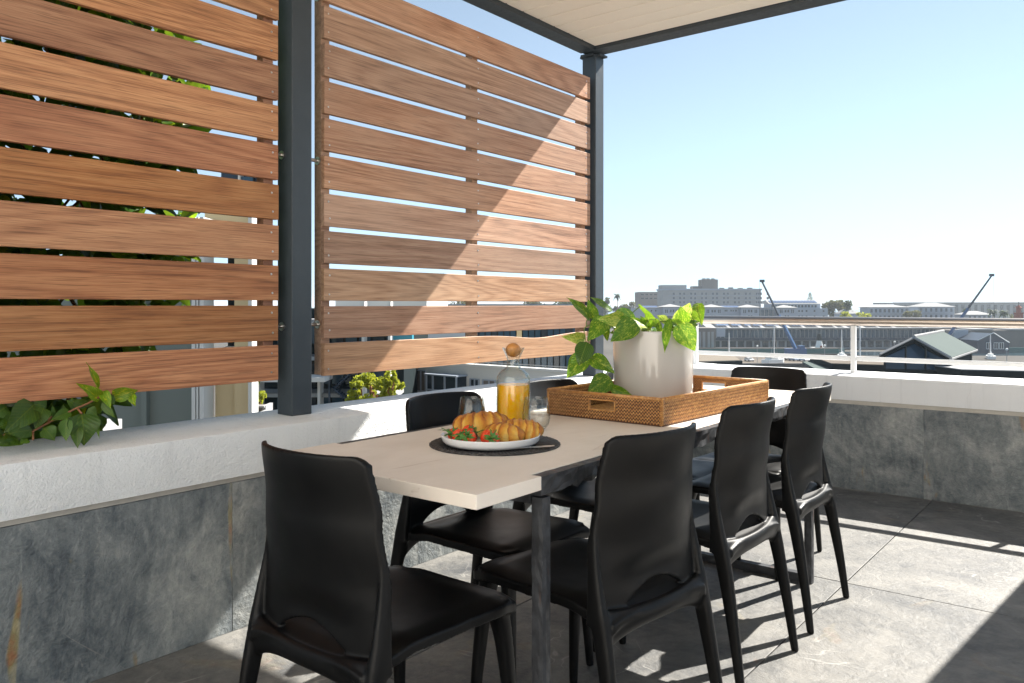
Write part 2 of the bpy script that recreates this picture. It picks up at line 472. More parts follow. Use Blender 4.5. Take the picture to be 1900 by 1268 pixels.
c = t.mix(t.ramp(t.voro(v, 320), [(0.10, 1.0), (0.2, 0.0)]), c, (0.75, 0.45, 0.10))
t.set(Base_Color=c, Roughness=0.25, Normal=t.bump(t.voro(v, 320), 0.5, 0.003))
M['berry'] = t.done()
M['mint'] = simple('mint_green', (0.055, 0.16, 0.018), 0.5, var=0.4, vscale=60)
M['grape'] = simple('pale_green_grape', (0.30, 0.38, 0.08), 0.25, var=0.2, Subsurface_Weight=0.3)
M['blueberry'] = simple('blueberry_skin', (0.015, 0.02, 0.055), 0.5)
# ------------------------------------------------------------------ the terrace: floor, parapets, roof, house
rng = random.Random(7)
floor = MB().box((-0.35, -4.0, -0.30), (7.0, 5.5, -0.022)).build('floor', M['grout'])
tag(floor, kind='structure')
xs = [-0.27 + 0.9*i for i in range(9)]          # joints at 0.63, 1.53, 2.43
ys = [-5.19, -3.47, -1.75, -0.03, 1.69, 3.41, 5.13, 5.6]
tile_cache = {}
for i in range(len(xs)-1):
    for j in range(len(ys)-1):
        x0, x1 = max(xs[i], -0.20), min(xs[i+1], 6.9)
        pale = x0 > 3.2  # unseen pale tiles added on this side to bounce sunlight
        y0, y1 = max(ys[j], -4.0), min(ys[j+1], 5.35)
        if x1-x0 < 0.05 or y1-y0 < 0.05: continue
        w, d = round(x1-x0-0.004, 4), round(y1-y0-0.004, 4)
        if (w, d, pale) not in tile_cache:
            tile_cache[(w, d, pale)] = MB().box((-w/2, -d/2, -0.02), (w/2, d/2, 0.0)).mesh('tile', M['limestone' if pale else 'slate_floor'], bevel=0.0022, segs=2)
        o = inst('tile', tile_cache[(w, d, pale)], floor, ((x0+x1)/2, (y0+y1)/2, rng.uniform(-0.0006, 0.0)))

# left parapet: slate cladding slabs, a recessed trim strip, a white plastered band with a thick sloped cap
ZC = 0.695
lw = MB()
lw.box((-0.33, -4.0, -0.3), (-0.022, 5.60, 0.515)).build('core', M['grout'])
core = bpy.context.scene.objects['core']
core.name = 'parapet_wall'
tag(core, 'low terrace parapet clad in dark slate under a white plastered band, below the slat screens', 'wall')
PW = core
seams = [-4.0, -3.1, -2.2, -1.12, -0.22, 0.69, 1.594, 2.50, 3.40, 4.30, 5.16]
for a, b in zip(seams[:-1], seams[1:]):
    MB().box((-0.021, -(b-a)/2+0.0006, -0.257), (0.0, (b-a)/2-0.0006, 0.257)).build('slate_slab', M['slate_wall'], PW, bevel=0.0008, segs=1, loc=(rng.uniform(-0.0015, 0.001), (a+b)/2, 0.257))
MB().box((-0.30, -4.0, 0.5155), (-0.004, 5.50, 0.534)).build('trim_strip', M['strip'], PW)
cap = MB()
prof = [(-0.335, 0.5345), (0.012, 0.5345), (0.012, 0.684), (0.010, 0.689), (0.004, 0.6915), (-0.06, 0.694), (-0.30, 0.700), (-0.328, 0.698), (-0.335, 0.692)]
nl = 170
def capfn(i, j):
    x, z = prof[j % len(prof)]
    y = -4.0 + (5.62+4.0)*i/nl
    w = noise.noise(Vector((x*3, y*2.1, z*3)))*0.0012 + noise.noise(Vector((x*9, y*9, z*5)))*0.0006
    return (x + (w if j in (1, 2, 3, 4) else 0), y, z + (w*0.8 if j > 2 else 0))
n = len(prof)
cap.add([capfn(i, j) for i in range(nl+1) for j in range(n)], [(i*n+j, (i+1)*n+j, (i+1)*n+(j+1) % n, i*n+(j+1) % n) for i in range(nl) for j in range(n)] + [tuple(range(n)), tuple(range(nl*n, nl*n+n))[::-1]])
cap.build('plaster_band', M['plaster'], PW, smooth=True, angle=R(40))

# back parapet
bw = MB().box((0.004, 5.182, -0.3), (6.9, 5.46, 0.520)).build('parapet_wall', M['grout'])
tag(bw, 'low slate clad parapet with white band across the far end, under the metal railing', 'wall')
seams = [0.003, 0.58, 1.482, 2.384, 3.3, 4.2, 5.1, 6.0, 6.9]
for a, b in zip(seams[:-1], seams[1:]):
    MB().box((-(b-a)/2+0.0006, 0, -0.26), ((b-a)/2-0.0006, 0.021, 0.26)).build('slate_slab', M['slate_wall'], bw, bevel=0.0008, segs=1, loc=((a+b)/2, 5.16+rng.uniform(-0.001, 0.0015), 0.26))
MB().box((0.013, 5.166, 0.5205), (6.9, 5.46, 0.545)).build('trim_strip', M['strip'], bw)
cb = MB()
poly = [(5.150, 0.5455), (5.50, 0.5455), (5.50, 0.690), (5.47, 0.703), (5.17, 0.697), (5.153, 0.692), (5.150, 0.680)]
cb.prism(poly, 0.014, 6.9, M=Matrix(((0, 0, 1, 0), (1, 0, 0, 0), (0, 1, 0, 0), (0, 0, 0, 1))))
cb.build('plaster_band', M['plaster_back'], bw, smooth=True, angle=R(40))

# unseen panel added to shade the right floor; house front shaped to bounce sun
aw = thing('shadow_caster', 'unseen sloping panel added to shade the right part of the floor', 'shadow_caster', (3.0, 4.4, 0.0))
dx, dy = -3.0, -4.4
MB().add([(2.555+dx, 5.52+dy, 1.461), (3.5+dx, 5.52+dy, 1.461), (3.5+dx, 3.28+dy, 2.644), (2.555+dx, 3.28+dy, 2.644), (2.555+dx, 5.52+dy, 1.485), (3.5+dx, 5.52+dy, 1.485), (3.5+dx, 3.28+dy, 2.668), (2.555+dx, 3.28+dy, 2.668)],
         [(0, 1, 2, 3), (7, 6, 5, 4), (0, 4, 5, 1), (1, 5, 6, 2), (2, 6, 7, 3), (3, 7, 4, 0)]).build('canopy', M['house'], aw)
for x in (2.62, 3.44):
    MB().box((x+dx-0.03, 5.40+dy, 0.705), (x+dx+0.03, 5.46+dy, 1.49)).build('post', M['white_metal'], aw)
    MB().box((x+dx-0.03, 3.30+dy, 0.002), (x+dx+0.03, 3.36+dy, 2.62)).build('post', M['white_metal'], aw)
hw = MB().box((-0.6, -4.3, -0.3), (7.0, -4.01, 6.0)).build('house_bounce_wall', M['house'])  # placed and sized as a sunlit bounce surface for the shaded terrace
tag(hw, 'unseen house front behind the camera, set back and pale to bounce sunlight', 'wall')

# flat roof on steel beams with cream soffit boards
roof = thing('terrace_roof', 'flat terrace roof with cream soffit boards in a charcoal steel frame', 'roof', (0, 0, 0))
MB().box((-0.205, 0.35, 2.731), (2.9, 4.360, 2.82)).build('roof_deck', M['steel'], roof)
MB().box((-0.190, 0.35, 2.662), (-0.178, 4.085, 2.7305)).box((-0.190, 0.35, 2.650), (-0.092, 4.085, 2.6615)).box((-0.104, 0.35, 2.662), (-0.092, 4.085, 2.7305)).build('steel_beam', M['steel'], roof)
MB().box((-0.190, 4.193, 2.6685), (2.9, 4.205, 2.7308)).box((-0.190, 4.090, 2.6565), (2.9, 4.205, 2.668)).box((-0.090, 4.090, 2.6685), (2.9, 4.102, 2.7308)).build('steel_beam', M['steel'], roof)
bm_ = MB().box((0.0, -0.0, 0), (2.95, 0.1372, 0.012)).mesh('soffit_board', M['soffit'], bevel=0.006, segs=2)
y = 4.0895
while y > 0.5:
    y -= 0.1430
    inst('soffit_board', bm_, roof, (-0.0905, y, 2.6745))

# ------------------------------------------------------------------ posts and slatted timber screens
def post(y0, label):
    p = thing('screen_post', label, 'post', (-0.1725, y0 + 0.0475, ZC+0.001))
    MB().box((-0.0475, -0.0475, 0), (0.0475, 0.0475, 2.6555-ZC-0.001 if y0 > 3 else 2.649-ZC)).build('post_shaft', M['steel'], p, bevel=0.004, segs=2)
    return p
p1 = post(1.935, 'square charcoal steel post between the two slat screens')
p2 = post(4.146, 'slim charcoal steel corner post carrying the roof, beside the plant')
for a, b in (((-0.066, -0.0485, 1.944), (0.046, 0.0485, 1.9590)), ((0.0485, -0.044, 1.945), (0.078, 0.044, 1.9585)), ((-0.044, -0.076, 1.945), (0.044, -0.0490, 1.9587))):
    MB().box(a, b).build('bracket_plate', M['steel'], p2, bevel=0.003, segs=1)
bl = MB()
for dx, dy in ((0.064, 0.02), (0.064, -0.02), (-0.02, -0.064), (0.02, -0.064)):
    bl.tube([(dx, dy, 1.940), (dx, dy, 1.9455)], 0.007, 6)
tag(bl.build('bolts', M['steel'], p2), kind='stuff')

SX = -0.167                                       # back of the slats; they are 22 mm thick
def slat_mesh(L, h, mat, wane=None):
    b = MB()
    if wane is None:
        b.box((0, 0, 0), (0.022, L, h))
        return b.mesh('slat', mat, bevel=0.0025, segs=2)
    n = 60
    v = []
    for i in range(n+1):
        yy = L*i/n
        zt = h + wane(yy/L)
        v += [(0, yy, 0), (0.022, yy, 0), (0.022, yy, zt-0.0015), (0.0205, yy, zt), (0.0015, yy, zt), (0, yy, zt-0.0015)]
    f = [(i*6+k, i*6+(k+1) % 6, (i+1)*6+(k+1) % 6, (i+1)*6+k) for i in range(n) for k in range(6)]
    f += [tuple(range(6))[::-1], tuple(range(n*6, n*6+6))]
    b.add(v, f)
    return b.mesh('slat', mat)

def screen(name, label, y0, y1, pitch, h, mat, battens, wavy=False, pins=()):
    sc = thing(name, label, 'screen', (SX, y0, 0.840))
    L = y1-y0
    me = slat_mesh(L, h, mat)
    for k in range(11):
        m = me
        if wavy and k == 0:
            m = slat_mesh(L, h, mat, lambda u: -0.024*math.exp(-((u-0.74)/0.13)**2))
        o = inst('slat', m, sc, (rng.uniform(-0.001, 0.001), rng.uniform(-0.002, 0.002), k*pitch + rng.uniform(-0.0012, 0.0012)), (rng.uniform(-0.0006, 0.0006), 0, 0))
    H = 10*pitch + h
    for bw_ in battens:
        MB().box((-0.046, bw_, 0.002), (-0.0012, bw_+0.044, H-0.002)).build('batten', mat, sc, bevel=0.002, segs=1)
    s = MB()
    for bw_ in battens:
        for k in range(11):
            for q in (0.22, 0.76):
                yy, zz = bw_+0.022+rng.uniform(-0.004, 0.004), k*pitch+h*q+rng.uniform(-0.004, 0.004)
                s.tube([(0.0215, yy, zz), (0.0236, yy, zz)], [0.0044, 0.0036], 8)
                s.tube([(0.0236, yy, zz), (0.0232, yy, zz)], [0.0016, 0.0010], 6)
    tag(s.build('screw_heads', M['stainless'], sc), kind='stuff')
    for (ya, yb, z) in pins:
        pm = MB().tube([(-0.022, ya-y0, z-0.84), (-0.022, yb-y0, z-0.84)], 0.0075, 12)
        d = 1 if yb > ya else -1
        pm.tube([(-0.022, yb-y0-d*0.0045, z-0.84), (-0.022, yb-y0-d*0.0004, z-0.84)], 0.017, 16)
        pm.build('standoff_pin', M['stainless'], sc, smooth=True, angle=R(40))
    return sc
scrA = screen('slat_screen', 'reddish brown timber slat screen with climbing plant behind, left of the square post', -0.16, 1.887, 0.1542, 0.1345, M['wood'], (0.02, 1.03, 1.995),
              pins=((1.878, 1.935, 2.43), (1.878, 1.935, 1.72), (1.878, 1.935, 1.045)))
scrB = screen('slat_screen', 'weathered timber slat screen crossed by the diagonal roof shadow, behind the table', 2.108, 4.118, 0.1533, 0.1325, M['wood_b'], (0.002, 0.945, 1.945), wavy=True,
              pins=((2.03, 2.110, 2.395), (2.03, 2.110, 1.722), (2.03, 2.110, 1.05)))

# ------------------------------------------------------------------ railing on the far parapet
rl = thing('railing', 'white steel railing with a stainless tube handrail on the far parapet', 'railing', (1.04, 5.36, 0.70))
hr = MB()
hr.tube([(-1.35, 0, 0.325), (5.8, 0, 0.325)], 0.0285, 24)
hr.build('handrail', M['rail_steel'], rl, smooth=True, angle=R(50))
MB().box((-1.06, -0.012, 0.075), (-0.016, 0.012, 0.103)).build('mid_rail', M['white_metal'], rl, bevel=0.003, segs=1)
MB().box((0.016, -0.012, 0.075), (5.8, 0.012, 0.103)).build('mid_rail', M['white_metal'], rl, bevel=0.003, segs=1)
for x in (-1.08, 0.0, 1.2, 2.4, 3.6, 4.8):
    q = MB().box((x-0.015, -0.015, 0.0), (x+0.015, 0.015, 0.300)).build('railing_post', M['white_metal'], rl, bevel=0.003, segs=1)
# ------------------------------------------------------------------ dining table: limestone slab on a forged iron frame
TX0, TX1, TY0, TY1, TZ = 0.725, 1.430, 1.220, 3.560, 0.750
tb = thing('dining_table', 'long limestone table with rough forged iron frame and legs', 'table', ((TX0+TX1)/2, (TY0+TY1)/2, 0))
cx, cy = (TX0+TX1)/2, (TY0+TY1)/2
hx, hy = (TX1-TX0)/2, (TY1-TY0)/2
ni = 0.032                                        # the slab is notched by the frame along both sides
ny = 0.222
poly = [(-hx, -hy), (hx, -hy), (hx, -hy+ny), (hx-ni, -hy+ny), (hx-ni, hy-ny), (hx, hy-ny), (hx, hy), (-hx, hy), (-hx, hy-ny), (-hx+ni, hy-ny), (-hx+ni, -hy+ny), (-hx, -hy+ny)]
MB().prism(poly, TZ-0.031, TZ).build('tabletop', M['limestone'], tb, bevel=0.002, segs=2)
def hewn(name, pts, w, h, n, amp, seed, parent, wob_bottom=0.0):
    """rough bar along a straight line: rectangular section, hammered facets"""
    rg = random.Random(seed)
    a, b = Vector(pts[0]), Vector(pts[1])
    t = (b-a).normalized()
    up = Vector((0, 0, 1)) if abs(t.z) < 0.9 else Vector((0, 1, 0))
    s = t.cross(up).normalized(); up = s.cross(t)
    mb = MB(); v = []
    sec = [(-.5, -.5), (-.17, -.53), (.17, -.53), (.5, -.5), (.54, -.1), (.52, .3), (.5, .5), (-.5, .5), (-.52, .3), (-.54, -.1)]
    k = len(sec)
    for i in range(n+1):
        u = i/n
        p = a + (b-a)*u
        low = wob_bottom*rg.uniform(0, 1) if wob_bottom else 0
        for (q, r) in sec:
            rr = r*h + (low*(-r-0.1)*2 if r < 0 else 0)
            j = 0 if i in (0, n) else 1
            top = 0.15 if r >= 0.5 else 1.0
            v.append(p + s*(q*w + rg.uniform(-amp, amp)*j*top) + up*(rr + rg.uniform(-amp, amp)*j*top) + t*rg.uniform(-amp, amp)*j)
    f = [(i*k+m, i*k+(m+1) % k, (i+1)*k+(m+1) % k, (i+1)*k+m) for i in range(n) for m in range(k)]
    f += [tuple(range(k))[::-1], tuple(range(n*k, n*k+k))]
    mb.add(v, f)
    return mb.build(name, M['iron'], parent)
bx = hx - 0.016
for sx in (-1, 1):
    hewn('side_beam', ((sx*(bx-0.001), -hy+ny+0.001, TZ-0.026), (sx*(bx-0.001), hy-ny-0.001, TZ-0.026)), 0.029, 0.048, 64, 0.0035, 11+sx, tb, 0.016)
    for sy in (-1, 1):
        hewn('leg', ((sx*bx, sy*(hy-ny-0.020), TZ-0.05), (sx*bx, sy*(hy-ny-0.020), 0.0)), 0.029, 0.031, 26, 0.0010, 31+sx*3+sy, tb)
for sy in (-1, 1):
    hewn('floor_bar', ((-bx+0.018, sy*(hy-ny-0.020), 0.018), (bx-0.018, sy*(hy-ny-0.020), 0.018)), 0.032, 0.034, 22, 0.0015, 51+sy, tb)
    hewn('cross_bar', ((-bx+0.018, sy*(hy-ny-0.020), TZ-0.050), (bx-0.018, sy*(hy-ny-0.020), TZ-0.050)), 0.030, 0.034, 22, 0.0015, 57+sy, tb)

# ------------------------------------------------------------------ one-piece black chairs
def lerp(a, b, t): return a + (b-a)*t
def curve(keys, x):
    for (x0, y0), (x1, y1) in zip(keys[:-1], keys[1:]):
        if x <= x1:
            t = max(0.0, min(1.0, (x-x0)/(x1-x0)))
            return lerp(y0, y1, t*t*(3-2*t))
    return keys[-1][1]

def chair_parts():
    comp = []                                     # (label, MB) closed shells that are fused below
    # backrest shell
    def backfn(side):
        def f(u, v):
            s = u*2-1
            k = min(1.0, abs(s)/0.60)
            zb = 0.424 + 0.052*(1-k**2.0) + (0 if abs(s) < 0.60 else -0.02*(abs(s)-0.60)/0.40)
            z = lerp(zb, 0.837 - 0.003*s*s - 0.016*max(0, (abs(s)-0.86)/0.14)**2, v)
            w = curve([(0.40, 0.212), (0.56, 0.200), (0.70, 0.187), (0.836, 0.175)], z)
            y = curve([(0.44, -0.205), (0.56, -0.214), (0.70, -0.232), (0.836, -0.258)], z)
            c = curve([(0.44, 0.030), (0.58, 0.050), (0.836, 0.062)], z)
            y += c*abs(s)**2.3
            y -= 0.014*math.exp(-((z-0.50)/0.035)**2)*math.exp(-(s/0.55)**2)*(-1)
            th = 0.0065 + 0.0030*abs(s)**8
            return (w*s, y + side*th, z)
        return f
    b = MB(); nu, nv = 36, 44
    b.grid(backfn(1), nu, nv); b.grid(backfn(-1), nu, nv)
    n = (nu+1)*(nv+1); w = nu+1
    b.f = [f[::-1] for f in b.f[:nu*nv]] + b.f[nu*nv:]
    b.m = [0]*len(b.f)
    rim = [i for i in range(w)] + [j*w+nu for j in range(1, nv+1)] + [nv*w+i for i in range(nu-1, -1, -1)] + [j*w for j in range(nv-1, 0, -1)]
    for i in range(len(rim)):
        p, q = rim[i], rim[(i+1) % len(rim)]
        b.f.append((p, q, q+n, p+n)); b.m.append(0)
    comp.append(('backrest', b))
    # seat slab
    hwk = [(-0.228, 0.186), (-0.20, 0.192), (-0.10, 0.195), (0.05, 0.203), (0.17, 0.210), (0.235, 0.200), (0.252, 0.170)]
    def top(s, y):
        z = 0.455 - 0.013*(1-s*s)*math.exp(-((y-0.0)/0.16)**2)
        z += curve([(-0.228, -0.028), (-0.17, -0.012), (-0.08, 0.0), (0.17, 0.0), (0.252, -0.014)], y)
        z -= 0.010*max(0, abs(s)-0.72)**1.5/0.148
        return z
    def seatfn(side):
        def f(u, v):
            s = u*2-1; y = lerp(-0.228, 0.252, v)
            e = max(abs(s)**6, max(0, (y-0.19)/0.062)**2 if y > 0.19 else 0)
            zt = top(s, y)
            return (curve(hwk, y)*s, y, zt if side > 0 else zt - 0.015 - 0.011*min(1, e))
        return f
    b = MB(); nu, nv = 32, 40
    b.grid(seatfn(-1), nu, nv); b.grid(seatfn(1), nu, nv)
    n = (nu+1)*(nv+1); w = nu+1
    b.f = [f[::-1] for f in b.f[:nu*nv]] + b.f[nu*nv:]
    b.m = [0]*len(b.f)
    rim = [i for i in range(w)] + [j*w+nu for j in range(1, nv+1)] + [nv*w+i for i in range(nu-1, -1, -1)] + [j*w for j in range(nv-1, 0, -1)]
    for i in range(len(rim)):
        p, q = rim[i], rim[(i+1) % len(rim)]
        b.f.append((p, q, q+n, p+n)); b.m.append(0)
    # rounded lip at the rear of the seat, below the opening, growing out of the legs
    k = []; nn = 24; mm = 20
    for i in range(nn+1):
        s = -1+2*i/nn; a = abs(s)**3
        cy_, cz_ = -0.1985-0.022*(1-s*s), 0.4075-0.012*a
        ry_, rz_ = 0.0135+0.008*a, 0.0240+0.024*a
        k += [(0.192*s, cy_ + ry_*math.cos(2*PI*q/mm), cz_ + rz_*math.sin(2*PI*q/mm)) for q in range(mm)]
    b.add(k, [(i*mm+q, (i+1)*mm+q, (i+1)*mm+(q+1) % mm, i*mm+(q+1) % mm) for i in range(nn) for q in range(mm)] + [tuple(range(mm)), tuple(range(nn*mm, nn*mm+mm))[::-1]])
    comp.append(('seat', b))
    def leg(path, secs):
        b = MB(); v = []; m = 16; n = 40
        P = [Vector(p) for p in path]
        for i in range(n+1):
            u = i/n*(len(P)-1); a = min(int(u), len(P)-2); t = u-a
            p0 = P[max(a-1, 0)]; p1 = P[a]; p2 = P[a+1]; p3 = P[min(a+2, len(P)-1)]
            p = 0.5*((2*p1)+(p2-p0)*t+(2*p0-5*p1+4*p2-p3)*t*t+(3*p1-p0-3*p2+p3)*t**3)
            wx = lerp(secs[a][0], secs[a+1][0], t); wy = lerp(secs[a][1], secs[a+1][1], t)
            for q in range(m):
                an = 2*PI*q/m; c, s = math.cos(an), math.sin(an)
                e = 0.62
                v.append((p.x + wx/2*math.copysign(abs(c)**e, c), p.y + wy/2*math.copysign(abs(s)**e, s), p.z))
        f = [(i*m+q, (i+1)*m+q, (i+1)*m+(q+1) % m, i*m+(q+1) % m) for i in range(n) for q in range(m)]
        f += [tuple(range(m)), tuple(range(n*m, n*m+m))[::-1]]
        b.add(v, f)
        return b
    for sx in (-1, 1):
        comp.append(('leg', leg([(sx*0.1870, -0.1735, 0.655), (sx*0.1925, -0.1730, 0.58), (sx*0.1965, -0.181, 0.50), (sx*0.1975, -0.193, 0.43), (sx*0.199, -0.213, 0.34), (sx*0.207, -0.245, 0.16), (sx*0.213, -0.268, 0.001)],
                                [(0.007, 0.012), (0.013, 0.024), (0.022, 0.040), (0.030, 0.050), (0.029, 0.045), (0.025, 0.033), (0.021, 0.024)])))
        comp.append(('leg', leg([(sx*0.168, 0.190, 0.446), (sx*0.174, 0.200, 0.40), (sx*0.181, 0.211, 0.33), (sx*0.192, 0.226, 0.16), (sx*0.199, 0.236, 0.001)],
                                [(0.066, 0.066), (0.047, 0.047), (0.038, 0.039), (0.029, 0.031), (0.021, 0.023)])))
    # fuse, smooth, then cut into parts again with the smooth normals kept
    mb = MB(); src = []
    Q = Euler((0.41, 0.53, 0.67)).to_matrix(); Qi = Q.inverted()   # turned while fusing so that the grid leaves no steps
    for li, (lab, c) in enumerate(comp):
        src += [(Vector(p), li) for p in c.v]
        mb.add([Q @ Vector(p) for p in c.v], c.f)
    me = mb.mesh('chair_shell', M['plastic'])
    tmp = bpy.data.objects.new('chair_shell', me); C.objects.link(tmp)
    md = tmp.modifiers.new('r', 'REMESH'); md.mode = 'VOXEL'; md.voxel_size = 0.0031; md.use_smooth_shade = True
    sm = tmp.modifiers.new('s', 'SMOOTH'); sm.factor = 0.5; sm.iterations = 16
    dp = bpy.context.evaluated_depsgraph_get()
    ev = bpy.data.meshes.new_from_object(tmp.evaluated_get(dp))
    bpy.data.objects.remove(tmp)
    kd = KDTree(len(src))
    for i, (p, l) in enumerate(src): kd.insert(p, i)
    kd.balance()
    nrm = [Qi @ v.normal for v in ev.vertices]
    co = [Qi @ v.co for v in ev.vertices]
    lowest = min(c.z for c in co)
    vl = []
    for p in co:
        l = src[kd.find(p)[1]][1]
        if l >= 2 and p.z > 0.40: l = 0 if p.z > 0.45 else 1
        if l < 2 and p.z < 0.36: l = 2
        if l >= 2 or p.z < 0.36:
            l = 2 + (0 if p.x < 0 else 2) + (0 if p.y < 0 else 1)
        vl.append(l)
    parts = {}
    for p in ev.polygons:
        vi = list(p.vertices)
        ls = [vl[i] for i in vi]
        parts.setdefault(max(set(ls), key=ls.count), []).append(vi)
    def islands(fs):
        par = {}
        def find(a):
            while par.setdefault(a, a) != a:
                par[a] = par[par[a]]; a = par[a]
            return a
        for f in fs:
            r0 = find(f[0])
            for i in f[1:]: par[find(i)] = r0
        g = {}
        for f in fs: g.setdefault(find(f[0]), []).append(f)
        return sorted(g.values(), key=len, reverse=True)
    for l, to in ((0, 1), (2, 1), (3, 1), (4, 1), (5, 1), (1, 0)):  # stray islands join the neighbouring part
        g = islands(parts.get(l, []))
        if len(g) > 1:
            parts[l] = g[0]
            for q in g[1:]: parts[to] += q
    out = []
    names = {0: 'backrest', 1: 'seat', 2: 'leg', 3: 'leg', 4: 'leg', 5: 'leg'}
    for l, fs in sorted(parts.items()):
        used = sorted({i for f in fs for i in f}); ix = {o: k for k, o in enumerate(used)}
        m2 = bpy.data.meshes.new(names[l])
        m2.from_pydata([(co[i].x, co[i].y, max(0.0, co[i].z-lowest)) for i in used], [], [[ix[i] for i in f] for f in fs])
        m2.polygons.foreach_set('use_smooth', [True]*len(m2.polygons))
        m2.normals_split_custom_set_from_vertices([nrm[i] for i in used])
        m2.materials.append(M['plastic'])
        out.append((names[l], m2))
    bpy.data.meshes.remove(ev)
    return out
CH = chair_parts()
def chair(label, x, y, rz):
    c = thing('chair', label, 'chair', (x, y, 0.0), rz, 'black one-piece chairs round the table')
    for nm, me in CH: inst(nm, me, c)
    return c
# local +y is the sitter's front
chair('black chair at the near end of the table, back to the camera', 1.118, 1.262, R(-1))
chair('black chair on the open side nearest the near table leg', 1.352, 1.765, R(82))
chair('black chair on the open side, middle of the three backs', 1.316, 2.425, R(89))
chair('black chair on the open side, farthest of the three backs', 1.314, 3.022, R(90))
chair('black chair at the far end of the table by the railing', 1.105, 3.50, R(180))
chair('black chair on the parapet side, behind the croissant plate', 0.880, 1.935, R(-90))
chair('black chair on the parapet side, behind the rattan tray', 0.880, 2.535, R(-90))
chair('black chair on the parapet side nearest the railing, mostly hidden by the plant pot', 0.880, 3.12, R(-90))

# ------------------------------------------------------------------ things on the table
Z = TZ + 0.0005
# woven round placemat
pm = MB(); rings = 24; seg = 220; R0 = 0.178; v = []
def matz(i, k):
    u = i/rings
    z = 0.0052 + 0.0016*math.sin(i*PI) + 0.0011*math.sin(k*2*PI*1.0/4.0 + (i % 2)*PI) * (1 if i % 2 else -1)
    return z
for i in range(rings+1):
    for k in range(seg):
        a = 2*PI*k/seg
        r = R0*i/rings
        zz = 0.0048 + 0.0017*math.sin(PI*(k*0.5 + i)) + 0.0011*noise.noise(Vector((r*math.cos(a)*60, r*math.sin(a)*60, i*0.3)))
        if i == rings: zz = 0.003; r += 0.0012*math.sin(k*PI/3)
        v.append((max(r, 0.0005)*math.cos(a), max(r, 0.0005)*math.sin(a), zz))
n0 = len(v)
v += [(R0*math.cos(2*PI*k/seg), R0*math.sin(2*PI*k/seg), 0) for k in range(seg)]
f = [(i*seg+k, i*seg+(k+1) % seg, (i+1)*seg+(k+1) % seg, (i+1)*seg+k) for i in range(rings) for k in range(seg)]
f += [(rings*seg+k, rings*seg+(k+1) % seg, n0+(k+1) % seg, n0+k) for k in range(seg)] + [tuple(range(n0, n0+seg))[::-1]]
o = pm.add(v, f).build('placemat', M['mat'], loc=(1.088, 1.697, Z))
tag(o, 'round black woven placemat under the breakfast plate', 'placemat')

# plate
pr = [(0.001, 0.004), (0.108, 0.004), (0.120, 0.006), (0.1285, 0.011), (0.1312, 0.0225), (0.1325, 0.0238), (0.1342, 0.0228), (0.1318, 0.010), (0.124, 0.001), (0.095, 0.0), (0.001, 0.0)]
PLZ = Z + 0.0078
PC = (1.094, 1.672)
o = MB().lathe(pr, 72).build('plate', M['plate'], smooth=True, angle=R(50), loc=(PC[0], PC[1], PLZ))
tag(o, 'round white rimmed plate holding croissants and strawberries', 'plate')

def croissant(name, label, loc, rz, L, rad, bend, seed, tilt=0.0):
    rg = random.Random(seed)
    n, m = 84, 26
    v = []; bake = []
    nb = 7.0
    ph = rg.uniform(0, 1)
    for i in range(n+1):
        u = -1+2*i/n
        a = u*bend
        Rr = L/(2*math.sin(bend))
        px, py = Rr*math.sin(a), Rr*(1-math.cos(a))
        e = max(0.0, 1-abs(u)**2.3)
        base = rad*(0.16+0.84*e**0.62)
        s = (u*nb*0.5+ph) % 1.0 if u > 0 else (-u*nb*0.5+ph) % 1.0
        step = (1.0-s)*0.17 - 0.05*math.exp(-((s-0.02)/0.06)**2)
        for k in range(m):
            an = 2*PI*k/m
            twist = 0.30*math.sin(an*1.0+u*2+seed) + 0.25*noise.noise(Vector((u*5, math.cos(an)*2, seed)))
            s2 = ((abs(u)+twist*0.22)*nb*0.5+ph) % 1.0
            step = (1.0-s2)*(0.19+0.06*noise.noise(Vector((u*3, math.cos(an), seed)))) - 0.05*math.exp(-((s2-0.03)/0.05)**2) +\
                0.07*noise.noise(Vector((u*2.2+seed, math.cos(an)*1.2, math.sin(an)*1.2)))
            r = base*(0.90+step) + 0.0012*noise.noise(Vector((u*9+seed, math.cos(an)*2, math.sin(an)*2)))
            bake.append(max(0.0, min(1.0, (1.0-s2)**1.3*0.75 + 0.35*max(0, math.sin(an)) - 0.1 + 0.5*abs(u)**4)))
            z = r*math.sin(an)*0.92
            q = r*math.cos(an)
            z = max(z, -rad*0.62)
            v.append((px - q*math.sin(a), py + q*math.cos(a), z + rad*0.62))
    f = [(i*m+k, i*m+(k+1) % m, (i+1)*m+(k+1) % m, (i+1)*m+k) for i in range(n) for k in range(m)]
    f += [tuple(range(m))[::-1], tuple(range(n*m, n*m+m))]
    o = MB().add(v, f).build(name, M['pastry'], smooth=True, loc=loc)
    ca_ = o.data.attributes.new('bake', 'FLOAT', 'POINT'); ca_.data.foreach_set('value', bake)
    o.rotation_euler = (tilt, 0, rz)
    return tag(o, label, 'croissant', 'croissants on the plate')
PZ = PLZ + 0.0045
croissant('croissant', 'golden croissant at the back left of the plate, rising highest', (1.030, 1.712, PZ+0.006), R(50), 0.146, 0.041, 0.85, 3, R(10))
croissant('croissant', 'golden croissant at the front middle of the plate', (1.126, 1.680, PZ+0.002), R(10), 0.102, 0.031, 1.0, 5)
croissant('croissant', 'golden croissant at the right rim of the plate', (1.138, 1.742, PZ), R(38), 0.125, 0.036, 0.55, 9)

